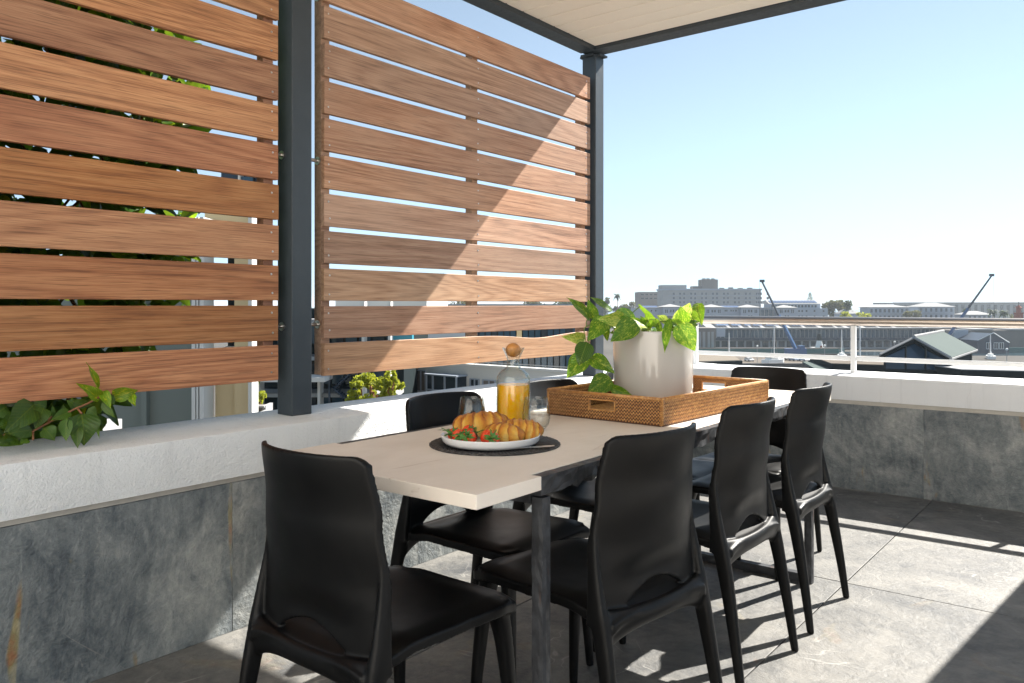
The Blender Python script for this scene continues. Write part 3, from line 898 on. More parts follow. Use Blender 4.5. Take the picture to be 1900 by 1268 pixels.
def berry_mesh():
    b = MB(); n = 18; prof = [(0.001, -0.001), (0.006, 0.001), (0.0115, 0.007), (0.0150, 0.0145), (0.0150, 0.020), (0.011, 0.0245), (0.004, 0.026), (0.001, 0.026)]
    b.lathe(prof, n)
    return b.mesh('fruit', M['berry'], smooth=True)
def calyx_mesh(seed):
    rg = random.Random(seed); b = MB()
    for k in range(9):
        a = 2*PI*k/9 + rg.uniform(-0.25, 0.25); L = rg.uniform(0.011, 0.020); w = rg.uniform(0.0026, 0.0042); dr = rg.uniform(-0.005, 0.006)
        d = Vector((math.cos(a), math.sin(a), 0)); s = Vector((-d.y, d.x, 0))
        p = [Vector((0, 0, 0.026)), d*L*0.45 + s*w + Vector((0, 0, 0.0285+dr*0.5)), d*L*0.45 + Vector((0, 0, 0.0270+dr*0.5)), d*L*0.45 - s*w + Vector((0, 0, 0.0285+dr*0.5)), d*L + Vector((0, 0, 0.026+dr))]
        b.add(p, [(0, 2, 1), (0, 3, 2), (1, 2, 4), (2, 3, 4)])
    b.tube([(0, 0, 0.026), (0.002, 0.001, 0.036), (0.006, 0.002, 0.042)], 0.0011, 5)
    return b.mesh('leafy_top', M['mint'])
BM = berry_mesh(); CM = [calyx_mesh(i) for i in range(3)]
bd = [((1.034, 1.600, PZ+0.016), (1.25, 0.2, 0.5)), ((1.052, 1.582, PZ+0.018), (1.35, -0.3, 1.1)), ((1.078, 1.584, PZ+0.017), (1.1, 0.4, 2.0)), ((1.104, 1.586, PZ+0.018), (1.3, 0.1, 0.2)),
      ((1.128, 1.592, PZ+0.016), (1.2, -0.2, 2.8)), ((1.062, 1.612, PZ+0.026), (1.3, 0.3, 0.9)), ((1.151, 1.606, PZ+0.016), (1.25, 0.2, 0.7))]
bl_ = ['at the far left end of the row', 'second from the left end of the row', 'third along the row, under a big green top', 'in the middle of the row', 'right of the middle, leaves drooping over the rim', 'lifted behind the others', 'at the right end against the front croissant']
for i, (p, r) in enumerate(bd):
    s = thing('strawberry', 'red strawberry with green leaves ' + bl_[i], 'strawberry', p, 0, 'strawberries on the plate')
    s.rotation_euler = r; s.scale = (1.28, 1.28, 1.25)
    inst('fruit', BM, s); inst('leafy_top', CM[i % 3], s)
for i, (p, lb) in enumerate((((1.118, 1.772, PZ+0.031), 'green grape behind the right croissant'), ((1.090, 1.764, PZ+0.024), 'green grape between the carafe and the croissants'), ((1.168, 1.781, PZ+0.028), 'green grape near the right tumbler, behind the pastry'))):
    o = MB().ball((0, 0, 0), (0.012, 0.011, 0.0115), 16, 10).build('grape', M['grape'], smooth=True, loc=p)
    tag(o, lb, 'grape', 'green grapes on the plate')
for i, (p, lb) in enumerate((((1.040, 1.632, PZ+0.022), 'dark blueberry in front of the back croissant'), ((1.029, 1.622, PZ+0.019), 'dark blueberry next to the leftmost strawberry'))):
    o = MB().ball((0, 0, 0), 0.0068, 14, 9).build('blueberry', M['blueberry'], smooth=True, loc=p)
    tag(o, lb, 'blueberry', 'blueberries on the plate')

def mint(label, loc, rz, seed):
    rg = random.Random(seed)
    m_ = thing('mint_sprig', label, 'mint', loc, rz, 'mint sprigs on the plate')
    MB().tube([(0, 0, 0), (0.012, 0.0, 0.004), (0.026, 0.001, 0.001)], 0.0009, 5).build('stem', M['mint'], m_)
    for k in range(7):
        a = rg.uniform(-1.5, 1.5); x = 0.004 + 0.0032*k
        d = Vector((math.cos(a), math.sin(a), rg.uniform(-0.35, 0.5))).normalized(); s_ = Vector((-d.y, d.x, 0.2)).normalized(); L = rg.uniform(0.011, 0.019)
        p = Vector((x, 0, 0.003)); w = L*0.30
        MB().add([p, p+d*L*0.35+s_*w, p+d*L*0.4-Vector((0, 0, 0.001)), p+d*L*0.35-s_*w, p+d*L*0.75+s_*w*0.7, p+d*L*0.75-s_*w*0.7, p+d*L], [(0, 2, 1), (0, 3, 2), (1, 2, 4), (2, 3, 5), (2, 5, 6), (2, 6, 4)]).build('leaf', M['mint'], m_)
mint('mint sprig hanging over the left front of the plate rim', (1.052, 1.566, PZ+0.026), R(-100), 4)
mint('mint sprig among the strawberries at the plate centre front', (1.100, 1.572, PZ+0.034), R(-60), 5)
mint('mint sprig by the front croissant, drooping over the rim', (1.148, 1.592, PZ+0.028), R(-50), 6)
mint('mint sprig at the far left end of the strawberries', (1.026, 1.592, PZ+0.030), R(-150), 7)

# butter knife resting across the placemat rim
kn = thing('butter_knife', 'short stainless butter knife lying on the placemat', 'knife', (1.222, 1.664, Z+0.0085), R(57))
def blade(x0, x1, w0, w1, z, n=10, th=0.0012):
    b = MB(); v = []
    for i in range(n+1):
        u = i/n; x = lerp(x0, x1, u); w = lerp(w0, w1, u)
        v += [(x, -w, z), (x, w, z), (x, w, z+th), (x, -w, z+th)]
    f = [(i*4+k, i*4+(k+1) % 4, (i+1)*4+(k+1) % 4, (i+1)*4+k) for i in range(n) for k in range(4)]
    f += [(0, 1, 2, 3), (n*4+3, n*4+2, n*4+1, n*4)]
    return b.add(v, f)
blade(-0.078, 0.010, 0.0085, 0.0048, 0.0, th=0.0035).build('handle', M['stainless'], kn, bevel=0.001, segs=2)
b = MB(); out = [(0.010, -0.0035), (0.030, -0.0075), (0.060, -0.0082), (0.076, -0.003), (0.078, 0.004), (0.050, 0.0060), (0.010, 0.0035)]
b.prism(out, 0.001, 0.0024).build('blade', M['stainless'], kn)

# carafe with juice and ball stopper
ca = thing('carafe', 'glass carafe of orange juice with wooden ball stopper', 'carafe', (0.935, 1.975, Z))
ca.scale = (1.07, 1.07, 1.0)
oprof = [(0.001, 0.0), (0.046, 0.0), (0.0492, 0.003), (0.0495, 0.010), (0.0495, 0.145), (0.0482, 0.155), (0.0435, 0.166), (0.033, 0.177), (0.0225, 0.184), (0.0185, 0.190), (0.0180, 0.209), (0.0215, 0.219), (0.0330, 0.246)]
iprof = [(0.0312, 0.246), (0.0197, 0.2195), (0.0162, 0.209), (0.0167, 0.190), (0.0210, 0.182), (0.032, 0.1745), (0.0420, 0.164), (0.0464, 0.154), (0.0474, 0.145), (0.0474, 0.012), (0.046, 0.0075), (0.001, 0.0065)]
MB().lathe(oprof+iprof, 64).build('bottle', M['glass'], ca, smooth=True, angle=R(60))
jp = [(0.001, 0.0067), (0.0459, 0.0077), (0.0472, 0.012), (0.0472, 0.131), (0.0465, 0.1318), (0.001, 0.1318)]
MB().lathe(jp, 64).build('juice', M['juice'], ca, smooth=True, angle=R(40))
MB().ball((0, 0, 0.2385), 0.0225, 32, 20).build('stopper', M['beech'], ca, smooth=True)

def tumbler(label, x, y):
    g = [(0.001, 0.0), (0.020, 0.0), (0.029, 0.0035), (0.0385, 0.016), (0.0428, 0.034), (0.0425, 0.050), (0.0395, 0.072), (0.0348, 0.0965), (0.0342, 0.0972), (0.0336, 0.0965)]
    gi = [(0.0382, 0.072), (0.0411, 0.050), (0.0413, 0.034), (0.0370, 0.018), (0.0285, 0.0085), (0.001, 0.0075)]
    o = MB().lathe(g+gi, 56).build('tumbler', M['glass'], smooth=True, angle=R(70), loc=(x, y, Z))
    return tag(o, label, 'glass', 'stemless glasses')
tumbler('empty stemless glass left of the carafe, behind the croissants', 0.862, 1.862)
tumbler('empty stemless glass right of the carafe, by the tray', 1.024, 1.975)

# rattan tray
TRW, TRL, TRH = 0.446, 0.800, 0.088
tr = thing('rattan_tray', 'woven rattan tray with cut-out handles, under the potted plant', 'tray', (1.099, 2.662, Z), R(-2.5))
def weave_wall(length, inner, hole=None, seed=1):
    """one side of the tray in its own frame: x along, y outward, z up; rows of woven strands either side of the stakes"""
    rg = random.Random(seed)
    b = MB(); pitch = 0.0056; rows = 14; rh = (TRH-0.010)/rows
    nst = int(length/pitch); pitch = length/nst
    for r in range(rows):
        z = 0.004 + (r+0.5)*rh
        for j in range(nst):
            x = -length/2 + (j+0.5)*pitch
            if hole and abs(x) < hole[0]+0.004 and hole[1] < z < hole[2]: continue
            out = 1 if (r+j) % 2 == 0 else -1
            z = 0.004 + (r+0.5)*rh + (0.0012 if j % 2 else 0)
            y0 = out*0.0022
            hw, hh, dp = pitch*0.52, rh*0.60, 0.0024
            jz = rg.uniform(-0.0004, 0.0004)
            p = [(x-hw, y0-out*0.003, z+jz), (x-hw*0.5, y0+out*dp*0.6, z-hh+jz), (x-hw*0.5, y0+out*dp, z+jz), (x-hw*0.5, y0+out*dp*0.6, z+hh+jz),
                 (x+hw*0.5, y0+out*dp*0.6, z-hh+jz), (x+hw*0.5, y0+out*dp, z+jz), (x+hw*0.5, y0+out*dp*0.6, z+hh+jz), (x+hw, y0-out*0.003, z+jz)]
            fs = [(0, 1, 2), (0, 2, 3), (1, 4, 5, 2), (2, 5, 6, 3), (4, 7, 5), (5, 7, 6)]
            b.add(p, fs if out < 0 else [q[::-1] for q in fs])
    return b
def side(length, M4, hole=None, seed=1):
    w = weave_wall(length, True, hole, seed)
    o = w.build('woven_side', M['rattan'], tr, smooth=True); o.matrix_local = M4
    tag(o, kind='stuff')
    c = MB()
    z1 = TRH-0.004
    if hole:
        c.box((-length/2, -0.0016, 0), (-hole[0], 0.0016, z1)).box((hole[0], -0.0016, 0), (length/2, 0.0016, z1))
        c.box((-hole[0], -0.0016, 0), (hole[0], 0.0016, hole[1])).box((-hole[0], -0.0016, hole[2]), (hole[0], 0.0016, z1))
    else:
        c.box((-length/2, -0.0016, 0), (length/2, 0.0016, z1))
    k = c.build('gap_shade_core', M['rattan_gap_shade'], tr); k.matrix_local = M4  # solid core with the shade of the weave gaps in its colour
    e = MB(); e.tube([(-length/2, 0, TRH-0.003), (length/2, 0, TRH-0.003)], 0.0058, 10)
    k = e.build('rim', M['rattan'], tr, smooth=True); k.matrix_local = M4
    if hole:
        h = MB(); a, z0, z2 = hole
        for q in (((-a-0.002, -0.006, z0), (-a+0.003, 0.006, z2)), ((a-0.003, -0.006, z0), (a+0.002, 0.006, z2)), ((-a-0.002, -0.006, z0-0.003), (a+0.002, 0.006, z0+0.0015)), ((-a-0.002, -0.006, z2-0.0015), (a+0.002, 0.006, z2+0.003))):
            h.box(*q)
        k = h.build('handle', M['rattan'], tr, bevel=0.001, segs=1); k.matrix_local = M4
def frame_m(x, y, rz): return Matrix.Translation((x, y, 0)) @ Matrix.Rotation(rz, 4, 'Z')
hole = (0.052, 0.034, 0.066)
side(TRW-0.006, frame_m(0, -TRL/2, 0), hole, 1)
side(TRW-0.006, frame_m(0, TRL/2, PI), hole, 2)
side(TRL-0.006, frame_m(TRW/2, 0, PI/2), None, 3)
side(TRL-0.006, frame_m(-TRW/2, 0, -PI/2), None, 4)
for sx in (-1, 1):
    for sy in (-1, 1):
        b = MB()
        for k in range(13):
            z = 0.004 + k*0.0065
            b.tube([(sx*(TRW/2-0.004), sy*(TRL/2+0.0035), z), (sx*(TRW/2+0.0035), sy*(TRL/2+0.002), z+0.003), (sx*(TRW/2+0.0035), sy*(TRL/2-0.006), z+0.0062)], 0.0030, 6)
        tag(b.build('corner_binding', M['rattan'], tr, smooth=True), kind='stuff')
b = MB()
nb = 44
for i in range(nb):
    x = -TRW/2+0.006 + (TRW-0.012)*(i+0.5)/nb
    b.tube([(x, -TRL/2+0.002, 0.004), (x, TRL/2-0.002, 0.004)], 0.0046, 6)
tag(b.build('tray_base', M['rattan'], tr, smooth=True), kind='stuff')

# white card or napkin lying in the tray
o = MB().box((-0.075, -0.055, 0), (0.075, 0.055, 0.014)).build('napkin_pack', M['paper'], loc=(1.155, 2.945, Z+0.0105), bevel=0.003)
o.rotation_euler = (0, 0, R(8))
tag(o, 'folded white napkins in the tray behind the pot', 'napkin')
# ------------------------------------------------------------------ leaves
def leaf_mesh(name, mat, fold, curl, wave=0.02, heart=0.10, nu=6, nv=9, seed=0, wide=0.5):
    rg = random.Random(seed)
    ph = rg.uniform(0, 6)
    b = MB()
    def f(u, v):
        s = u*2-1
        # outline: rounded shoulders, pointed tip
        t = v
        w = (math.sin(PI*min(1, t**0.62)))**0.80 if t < 1 else 0
        w = wide*2*0.5*max(0.0, w)*(1.0 if t < 0.5 else 1.0-0.18*(t-0.5)*2)
        x = s*w
        y = t - heart*(abs(s)**1.6)*math.exp(-(t/0.22)**2)
        z = -curl*(t-0.35)**2*1.4 + fold*abs(s)*w + wave*math.sin(ph + t*9 + s*2)*abs(s)
        return (x, y, z)
    b.grid(f, nu, nv)
    return b.mesh(name, mat, smooth=True)
def leaf_matrix(base, tip, width, roll, view):
    a, t = Vector(base), Vector(tip)
    y = t-a; L = y.length; y.normalize()
    z = (Vector(view)-a); z = (z - y*z.dot(y)).normalized()
    z = Matrix.Rotation(R(roll), 3, y) @ z
    x = y.cross(z)
    m = Matrix((x, y, z)).transposed().to_4x4()
    return Matrix.Translation(a) @ m @ Matrix.Diagonal((width, L, (width+L)/2, 1))

# ------------------------------------------------------------------ potted pothos in the tray
POTHOS = [((0.8433, 2.5586, 1.0822), (0.8261, 2.4435, 1.1586), 0.0397, 'd', 25, 0.3), ((0.8418, 2.5955, 1.0834), (0.8399, 2.5559, 1.1466), 0.0405, 'p', -10, 0.2), ((0.8541, 2.6939, 1.1125), (0.8271, 2.584, 1.163), 0.0326, 'd', 35, 0.3), ((0.9539, 2.6196, 1.0775), (0.9467, 2.4616, 1.0786), 0.0539, 'y', -20, 0.25), ((0.9001, 2.5775, 1.0708), (0.8901, 2.4809, 1.0071), 0.0692, 'p', 5, 0.15), ((0.8685, 2.6163, 1.058), (0.908, 2.5837, 0.9965), 0.037, 'p', -25, 0.2), ((1.0562, 2.5219, 1.064), (1.0237, 2.4203, 1.0054), 0.0739, 'd', 0, 0.2), ((0.9408, 2.6094, 1.1058), (1.011, 2.6389, 1.048), 0.0498, 'd', -15, 0.2), ((0.978, 2.7019, 1.1251), (1.055, 2.6987, 1.0675), 0.0235, 'd', 55, 0.35), ((1.0165, 2.6939, 1.0452), (1.0149, 2.6419, 1.0878), 0.03, 'd', 20, 0.2), ((1.0127, 2.7291, 1.0546), (0.9989, 2.7055, 1.092), 0.0372, 'd', -20, 0.2), ((1.0515, 2.6705, 1.0695), (1.1099, 2.6147, 1.0486), 0.0327, 'p', 20, 0.2), ((1.0813, 2.7192, 1.0691), (1.0692, 2.6717, 1.0902), 0.0299, 'y', 0, 0.2), ((1.1049, 2.6107, 1.0615), (1.135, 2.5835, 1.0164), 0.024, 'p', 30, 0.25), ((1.1525, 2.5972, 1.0736), (1.1673, 2.5326, 0.9628), 0.033, 'p', 30, 0.2), ((1.1838, 2.6217, 1.0545), (1.2395, 2.6271, 0.9695), 0.0759, 'p', 0, 0.15), ((1.1432, 2.7042, 1.0472), (1.1379, 2.6365, 1.0776), 0.0358, 'd', 15, 0.2), ((1.0846, 2.8234, 1.0436), (1.1231, 2.8281, 1.1376), 0.0733, 'y', 0, 0.1), ((1.1222, 2.7766, 1.0587), (1.1265, 2.7419, 1.1225), 0.0534, 'p', -5, 0.15), ((1.1298, 2.8841, 1.1308), (1.1622, 2.846, 1.058), 0.0444, 'd', 10, 0.4), ((1.1311, 2.8343, 1.1019), (1.1785, 2.7952, 1.0691), 0.0269, 'd', 30, 0.3), ((1.1562, 2.7143, 1.0439), (1.1933, 2.7179, 1.0413), 0.0196, 'y', 30, 0.2), ((0.8371, 2.5283, 1.0025), (0.8194, 2.4256, 1.0136), 0.0428, 'y', -10, 0.15), ((0.8721, 2.4922, 0.9866), (0.8784, 2.4337, 0.9123), 0.065, 'dd', 0, 0.15), ((0.8397, 2.5303, 0.9408), (0.8174, 2.4494, 0.8643), 0.0711, 'p', 5, 0.12), ((0.8889, 2.5053, 0.9341), (0.987, 2.4932, 0.8908), 0.0551, 'p', 0, 0.15), ((0.9836, 2.4651, 0.867), (0.9589, 2.3697, 0.8243), 0.0708, 'd', 0, 0.15), ((1.0039, 2.4556, 0.8357), (1.0815, 2.4655, 0.8097), 0.0345, 'd', 25, 0.2), ((0.9112, 2.6497, 1.0546), (0.9132, 2.5878, 1.0625), 0.037, 'dd', 10, 0.2), ((0.9518, 2.7703, 1.032), (0.9942, 2.778, 1.0568), 0.0346, 'dd', 10, 0.2), ((0.954, 2.6831, 1.0444), (0.9526, 2.6186, 1.0358), 0.037, 'dd', 10, 0.2)]
POTHOS_STEMS = [[(0.9841, 2.6433, 1.0358), (0.9266, 2.6237, 1.0452), (0.8631, 2.5867, 1.0584), (0.8341, 2.5513, 1.0486), (0.8384, 2.5293, 1.0291), (0.8558, 2.5175, 0.9901), (0.869, 2.5152, 0.9641), (0.885, 2.5023, 0.939), (0.9368, 2.5174, 0.9078), (0.9783, 2.4737, 0.8677)], [(0.8341, 2.5513, 1.0486), (0.8346, 2.5517, 1.0687), (0.8433, 2.5586, 1.0822)], [(0.8472, 2.5869, 1.0582), (0.8418, 2.5955, 1.0834)], [(0.9684, 2.6309, 1.0425), (0.9583, 2.6485, 1.0822), (0.978, 2.7019, 1.124)], [(1.0156, 2.6679, 1.0425), (1.0314, 2.6802, 1.0741), (1.077, 2.6778, 1.0681), (1.1433, 2.6154, 1.0732)], [(1.0141, 2.6032, 1.0374), (1.0512, 2.5307, 1.0638)], [(1.0944, 2.7295, 1.0358), (1.1658, 2.6584, 1.0518)], [(1.0848, 2.7854, 1.0342), (1.1222, 2.7766, 1.0587)], [(1.0891, 2.8523, 1.0327), (1.1103, 2.8942, 1.0736), (1.1298, 2.8841, 1.1308)], [(0.869, 2.5152, 0.9905), (0.8518, 2.5398, 1.0158), (0.8541, 2.5416, 1.0458)], [(0.8397, 2.5303, 1.0025), (0.8365, 2.5279, 1.0025)], [(0.8612, 2.5091, 0.9311), (0.8889, 2.5053, 0.9341)], [(0.9783, 2.4737, 0.8677), (0.9986, 2.4768, 0.84)]]
SPRIG = [((-0.1, 1.1853, 0.8662), (-0.09, 1.1506, 0.9518), 0.0207, 'y', 20, 0.2), ((-0.1, 1.1887, 0.8347), (-0.08, 1.1225, 0.8879), 0.0377, 'y', 0, 0.2), ((-0.1, 1.2283, 0.8398), (-0.05, 1.285, 0.8559), 0.0458, 'y', 20, 0.2), ((-0.07, 1.2772, 0.8411), (-0.05, 1.2743, 0.81), 0.0265, 'y', 30, 0.2), ((-0.1, 1.1989, 0.8581), (-0.06, 1.2041, 0.8103), 0.0312, 'y', 10, 0.2), ((-0.1, 1.1972, 0.82), (-0.07, 1.2226, 0.7738), 0.0244, 'v', 30, 0.2), ((-0.13, 1.1237, 0.8265), (-0.12, 1.1809, 0.8148), 0.0293, 'v', 20, 0.2), ((-0.1, 1.1352, 0.7936), (-0.07, 1.1334, 0.7032), 0.0884, 'v', 0, 0.2), ((-0.09, 1.1723, 0.7887), (-0.06, 1.1685, 0.7165), 0.0171, 'v', 40, 0.2), ((-0.12, 1.0337, 0.821), (-0.09, 1.0005, 0.7674), 0.0477, 'v', 10, 0.2), ((-0.1, 1.0273, 0.7623), (-0.08, 1.05, 0.7267), 0.0462, 'dd', 0, 0.2), ((-0.12, 1.1112, 0.803), (-0.1, 1.0473, 0.7847), 0.0336, 'v', 10, 0.2), ((-0.1, 1.0898, 0.7833), (-0.08, 1.0798, 0.7194), 0.0368, 'v', 20, 0.2), ((-0.13, 1.0116, 0.8324), (-0.09, 0.9257, 0.7707), 0.0745, 'dd', 0, 0.2), ((-0.12, 1.0016, 0.7585), (-0.08, 0.925, 0.7623), 0.0419, 'dd', 0, 0.2), ((-0.09, 1.1177, 0.7573), (-0.06, 1.1047, 0.6975), 0.0337, 'dd', 20, 0.2), ((-0.12, 0.9747, 0.7391), (-0.08, 0.9079, 0.7329), 0.0416, 'dd', 0, 0.2), ((-0.1, 0.982, 0.7369), (-0.08, 0.9567, 0.7295), 0.0258, 'v', 10, 0.2), ((-0.14, 0.9614, 0.7844), (-0.12, 0.9164, 0.7786), 0.0516, 'dd', 0, 0.2), ((-0.11, 0.9416, 0.738), (-0.08, 0.9023, 0.74), 0.0381, 'v', 0, 0.2), ((-0.13, 1.0642, 0.7768), (-0.14, 1.0683, 0.826), 0.0168, 'v', 20, 0.2), ((-0.13, 1.0929, 0.7973), (-0.14, 1.1003, 0.8229), 0.0204, 'v', 20, 0.2), ((-0.14, 1.1395, 0.8087), (-0.14, 1.1133, 0.8353), 0.0378, 'dd', 10, 0.2), ((-0.12, 1.0855, 0.7719), (-0.1, 1.1059, 0.7375), 0.0439, 'dd', 10, 0.2), ((-0.1, 1.155, 0.8069), (-0.09, 1.1773, 0.7847), 0.031, 'v', 10, 0.2), ((-0.15, 1.0535, 0.82), (-0.14, 1.0124, 0.8348), 0.0501, 'dd', 10, 0.2), ((-0.09, 1.2149, 0.8435), (-0.08, 1.2257, 0.8153), 0.021, 'v', 10, 0.2), ((-0.16, 0.9481, 0.8297), (-0.15, 0.9098, 0.8087), 0.0582, 'dd', 0, 0.2), ((-0.14, 0.9351, 0.7551), (-0.12, 0.8994, 0.7425), 0.0512, 'dd', 0, 0.2)]
SPRIG_STEMS = [[(-0.16, 0.9076, 0.7469), (-0.14, 0.9235, 0.7495), (-0.13, 0.9548, 0.7487), (-0.12, 0.9926, 0.7482), (-0.12, 1.0445, 0.7733), (-0.12, 1.0855, 0.7921), (-0.12, 1.1243, 0.8084), (-0.11, 1.1595, 0.8229), (-0.1, 1.1887, 0.8416), (-0.1, 1.2092, 0.8503), (-0.1, 1.2335, 0.8394)], [(-0.12, 1.0047, 0.7516), (-0.1, 0.9969, 0.7317)], [(-0.12, 1.1308, 0.8095), (-0.1, 1.1352, 0.7936)], [(-0.12, 1.0476, 0.7762), (-0.12, 1.0476, 0.7829), (-0.12, 1.057, 0.7919)], [(-0.1, 1.1887, 0.8416), (-0.1, 1.1853, 0.8662)]]
PP = (1.040, 2.690)
pz = Z + 0.0100
pot = thing('potted_plant', 'glossy white cylinder pot of trailing variegated pothos in the tray', 'potted plant', (PP[0], PP[1], pz))
prof = [(0.001, 0.0), (0.1385, 0.0), (0.1435, 0.004), (0.1455, 0.012), (0.1465, 0.10), (0.1480, 0.262), (0.1478, 0.2715), (0.1455, 0.2745), (0.1430, 0.2725), (0.1420, 0.266), (0.1405, 0.10), (0.139, 0.02), (0.001, 0.018)]
MB().lathe(prof, 96).build('pot', M['ceramic'], pot, smooth=True, angle=R(45))
s = MB(); n = 28
s.grid(lambda u, v: (0.1405*math.sqrt(v)*math.cos(u*2*PI), 0.1405*math.sqrt(v)*math.sin(u*2*PI), 0.252+0.004*noise.noise(Vector((math.cos(u*2*PI)*v*8, math.sin(u*2*PI)*v*8, 0)))), 40, 8)
s.build('soil', M['soil'], pot, smooth=True)
LM = {}
for kd, mt in (('d', 'pothos'), ('p', 'pothos'), ('y', 'pothos_y'), ('dd', 'pothos_d')):
    LM[kd] = [leaf_mesh('leaf', M[mt], fo, cu, 0.03, 0.11, 8, 12, i+len(kd)) for i, (fo, cu) in enumerate(((0.16, 0.18), (0.30, 0.30), (0.06, 0.10)))]
inv = Matrix.Translation((-PP[0], -PP[1], -pz))
VIEW = (2.3, 0.6, 1.5)
for i, (a, t, w, kd, roll, cu) in enumerate(POTHOS):
    inst_m('leaf', LM[kd][i % 3], inv @ leaf_matrix(a, t, w*1.08, roll, VIEW), pot)
rp = random.Random(8)
for i in range(22):                               # fuller growth round the rim and crown
    a_ = rp.uniform(0, 2*PI); rr_ = rp.uniform(0.03, 0.12)
    p0 = Vector((rr_*math.cos(a_), rr_*math.sin(a_), 0.262 + rp.uniform(0.0, 0.035)))
    out_ = Vector((math.cos(a_), math.sin(a_), rp.uniform(-0.3, 0.75))).normalized()
    L_ = rp.uniform(0.06, 0.10)
    m_ = leaf_matrix(p0, p0 + out_*L_, L_*rp.uniform(0.62, 0.8), rp.uniform(-25, 25), p0 + Vector((0.5, -0.8, 1.2)))
    inst_m('leaf', LM[rp.choice(['d', 'd', 'p', 'y', 'dd'])][i % 3], m_, pot)
    MB().tube([Vector((p0.x*0.7, p0.y*0.7, 0.25)), p0], 0.0016, 5).build('stem', M['stem'], pot, smooth=True)
for st in POTHOS_STEMS:
    pts = [Vector(p) for p in st]
    fine = []
    for i in range(len(pts)-1):
        p0, p1, p2, p3 = pts[max(i-1, 0)], pts[i], pts[i+1], pts[min(i+2, len(pts)-1)]
        for k in range(5):
            q = k/5
            fine.append(0.5*((2*p1)+(p2-p0)*q+(2*p0-5*p1+4*p2-p3)*q*q+(3*p1-p0-3*p2+p3)*q**3))
    fine.append(pts[-1])
    b = MB().tube([inv @ p for p in fine], 0.0019, 6)
    b.build('stem', M['stem'], pot, smooth=True)

# ------------------------------------------------------------------ climbing shrub behind the left screen, with a sprig over the cap
cs = thing('climbing_shrub', 'leafy green climber behind the left slat screen, a sprig reaching over the white cap', 'climber', (-0.62, 0.9, -0.3))
inv2 = Matrix.Translation((0.62, -0.9, 0.3))
VM = [leaf_mesh('leaf', M['vine'], 0.18, 0.25, 0.04, 0.04, 4, 7, 1, 0.5), leaf_mesh('leaf', M['vine'], 0.32, 0.40, 0.05, 0.04, 4, 7, 2, 0.5), leaf_mesh('leaf', M['vine'], 0.08, 0.15, 0.03, 0.04, 4, 7, 3, 0.5)]
YM = [leaf_mesh('leaf', M['vine_y'], 0.25, 0.30, 0.06, 0.04, 6, 9, 4, 0.5), leaf_mesh('leaf', M['vine_y'], 0.40, 0.45, 0.08, 0.04, 6, 9, 5, 0.5)]
for i, (a, t, w, kd, roll, cu) in enumerate(SPRIG):
    ms = YM if kd == 'y' else VM
    inst_m('leaf', ms[i % len(ms)], inv2 @ leaf_matrix(a, t, w*1.05, roll, VIEW), cs)
for st in SPRIG_STEMS:
    MB().tube([inv2 @ Vector(p) for p in st], 0.0032, 6).build('stem', M['twig'], cs, smooth=True)
rl_ = random.Random(21)
def shrub_leaf(near):
    while True:
        x = rl_.uniform(-0.92, -0.33) if not near else rl_.uniform(-0.42, -0.285)
        z = rl_.uniform(-0.1, 2.85); y = rl_.uniform(-0.1, 2.05)
        lim = 1.62 + (-x-0.33)*0.62 + 0.14*noise.noise(Vector((x*3, z*2.1, 4.2))) + 0.05*noise.noise(Vector((x*9, z*9, 1)))
        if z > 2.15: lim -= (z-2.15)*0.35
        if z < 1.25: lim -= (1.25-z)*0.75
        if y < lim and z > 0.30: break
    d = Vector((rl_.uniform(-0.5, 0.9), rl_.uniform(-1, 1), rl_.uniform(-0.9, 0.5))).normalized()
    L = rl_.uniform(0.07, 0.125)
    a = Vector((x, y, z))
    return leaf_matrix(a, a+d*L, L*rl_.uniform(0.5, 0.66), rl_.uniform(-60, 60), a + Vector((rl_.uniform(0.2, 1.0), rl_.uniform(-0.8, 0.8), rl_.uniform(-0.2, 1.0))))
for i in range(250):
    ms = VM if rl_.random() < 0.70 else YM
    inst_m('leaf', ms[i % len(ms)], inv2 @ shrub_leaf(True), cs)
big = MB()
tpl = leaf_mesh('leaf', M['vine'], 0.18, 0.25, 0.04, 0.04, 2, 5, 1, 0.5); tv = [v.co.copy() for v in tpl.vertices]; tf = [tuple(p.vertices) for p in tpl.polygons]
for i in range(7000):
    m = inv2 @ shrub_leaf(rl_.random() < 0.12)
    big.add([m @ v for v in tv], tf, 1 if rl_.random() < 0.16 else 0)
tag(big.build('foliage', [M['vine'], M['vine_y']], cs, smooth=True), kind='stuff')
for i in range(16):
    y0 = rl_.uniform(0.0, 1.5); x0 = rl_.uniform(-0.8, -0.45)
    pts = [(x0+0.05*math.sin(k*1.3+i), y0 + 0.05*k*rl_.uniform(-0.3, 1) , 0.0+0.27*k) for k in range(10)]
    MB().tube([inv2 @ Vector(p) for p in pts], [0.009-0.0006*k for k in range(10)], 6).build('stem', M['twig'], cs, smooth=True)
# soil bed the climber grows from
b = MB().box((-1.25, -1.3, -0.4), (-0.336, 2.2, 0.12)).build('planter_bed', M['grout'])
tag(b, 'long planter box behind the parapet holding the climber', 'planter')
# ------------------------------------------------------------------ ground, sea, town: surveyed from the terrace by bearing and distance
G = -19.0
FW = Vector((-math.sin(YAW), math.cos(YAW), 0)); RT = Vector((math.cos(YAW), math.sin(YAW), 0))
def spot(b, d, z=G):
    """point at bearing b (right of the view axis, as 1490*tan) and distance d"""
    p = CAM + FW*d + RT*(d*(b-950)/1490.0)
    return Vector((p.x, p.y, z))
def hgt(e, d):
    """height above datum of something seen at elevation mark e (566 = eye level) at distance d"""
    return CAM.z - (e-566)*d/1490.0

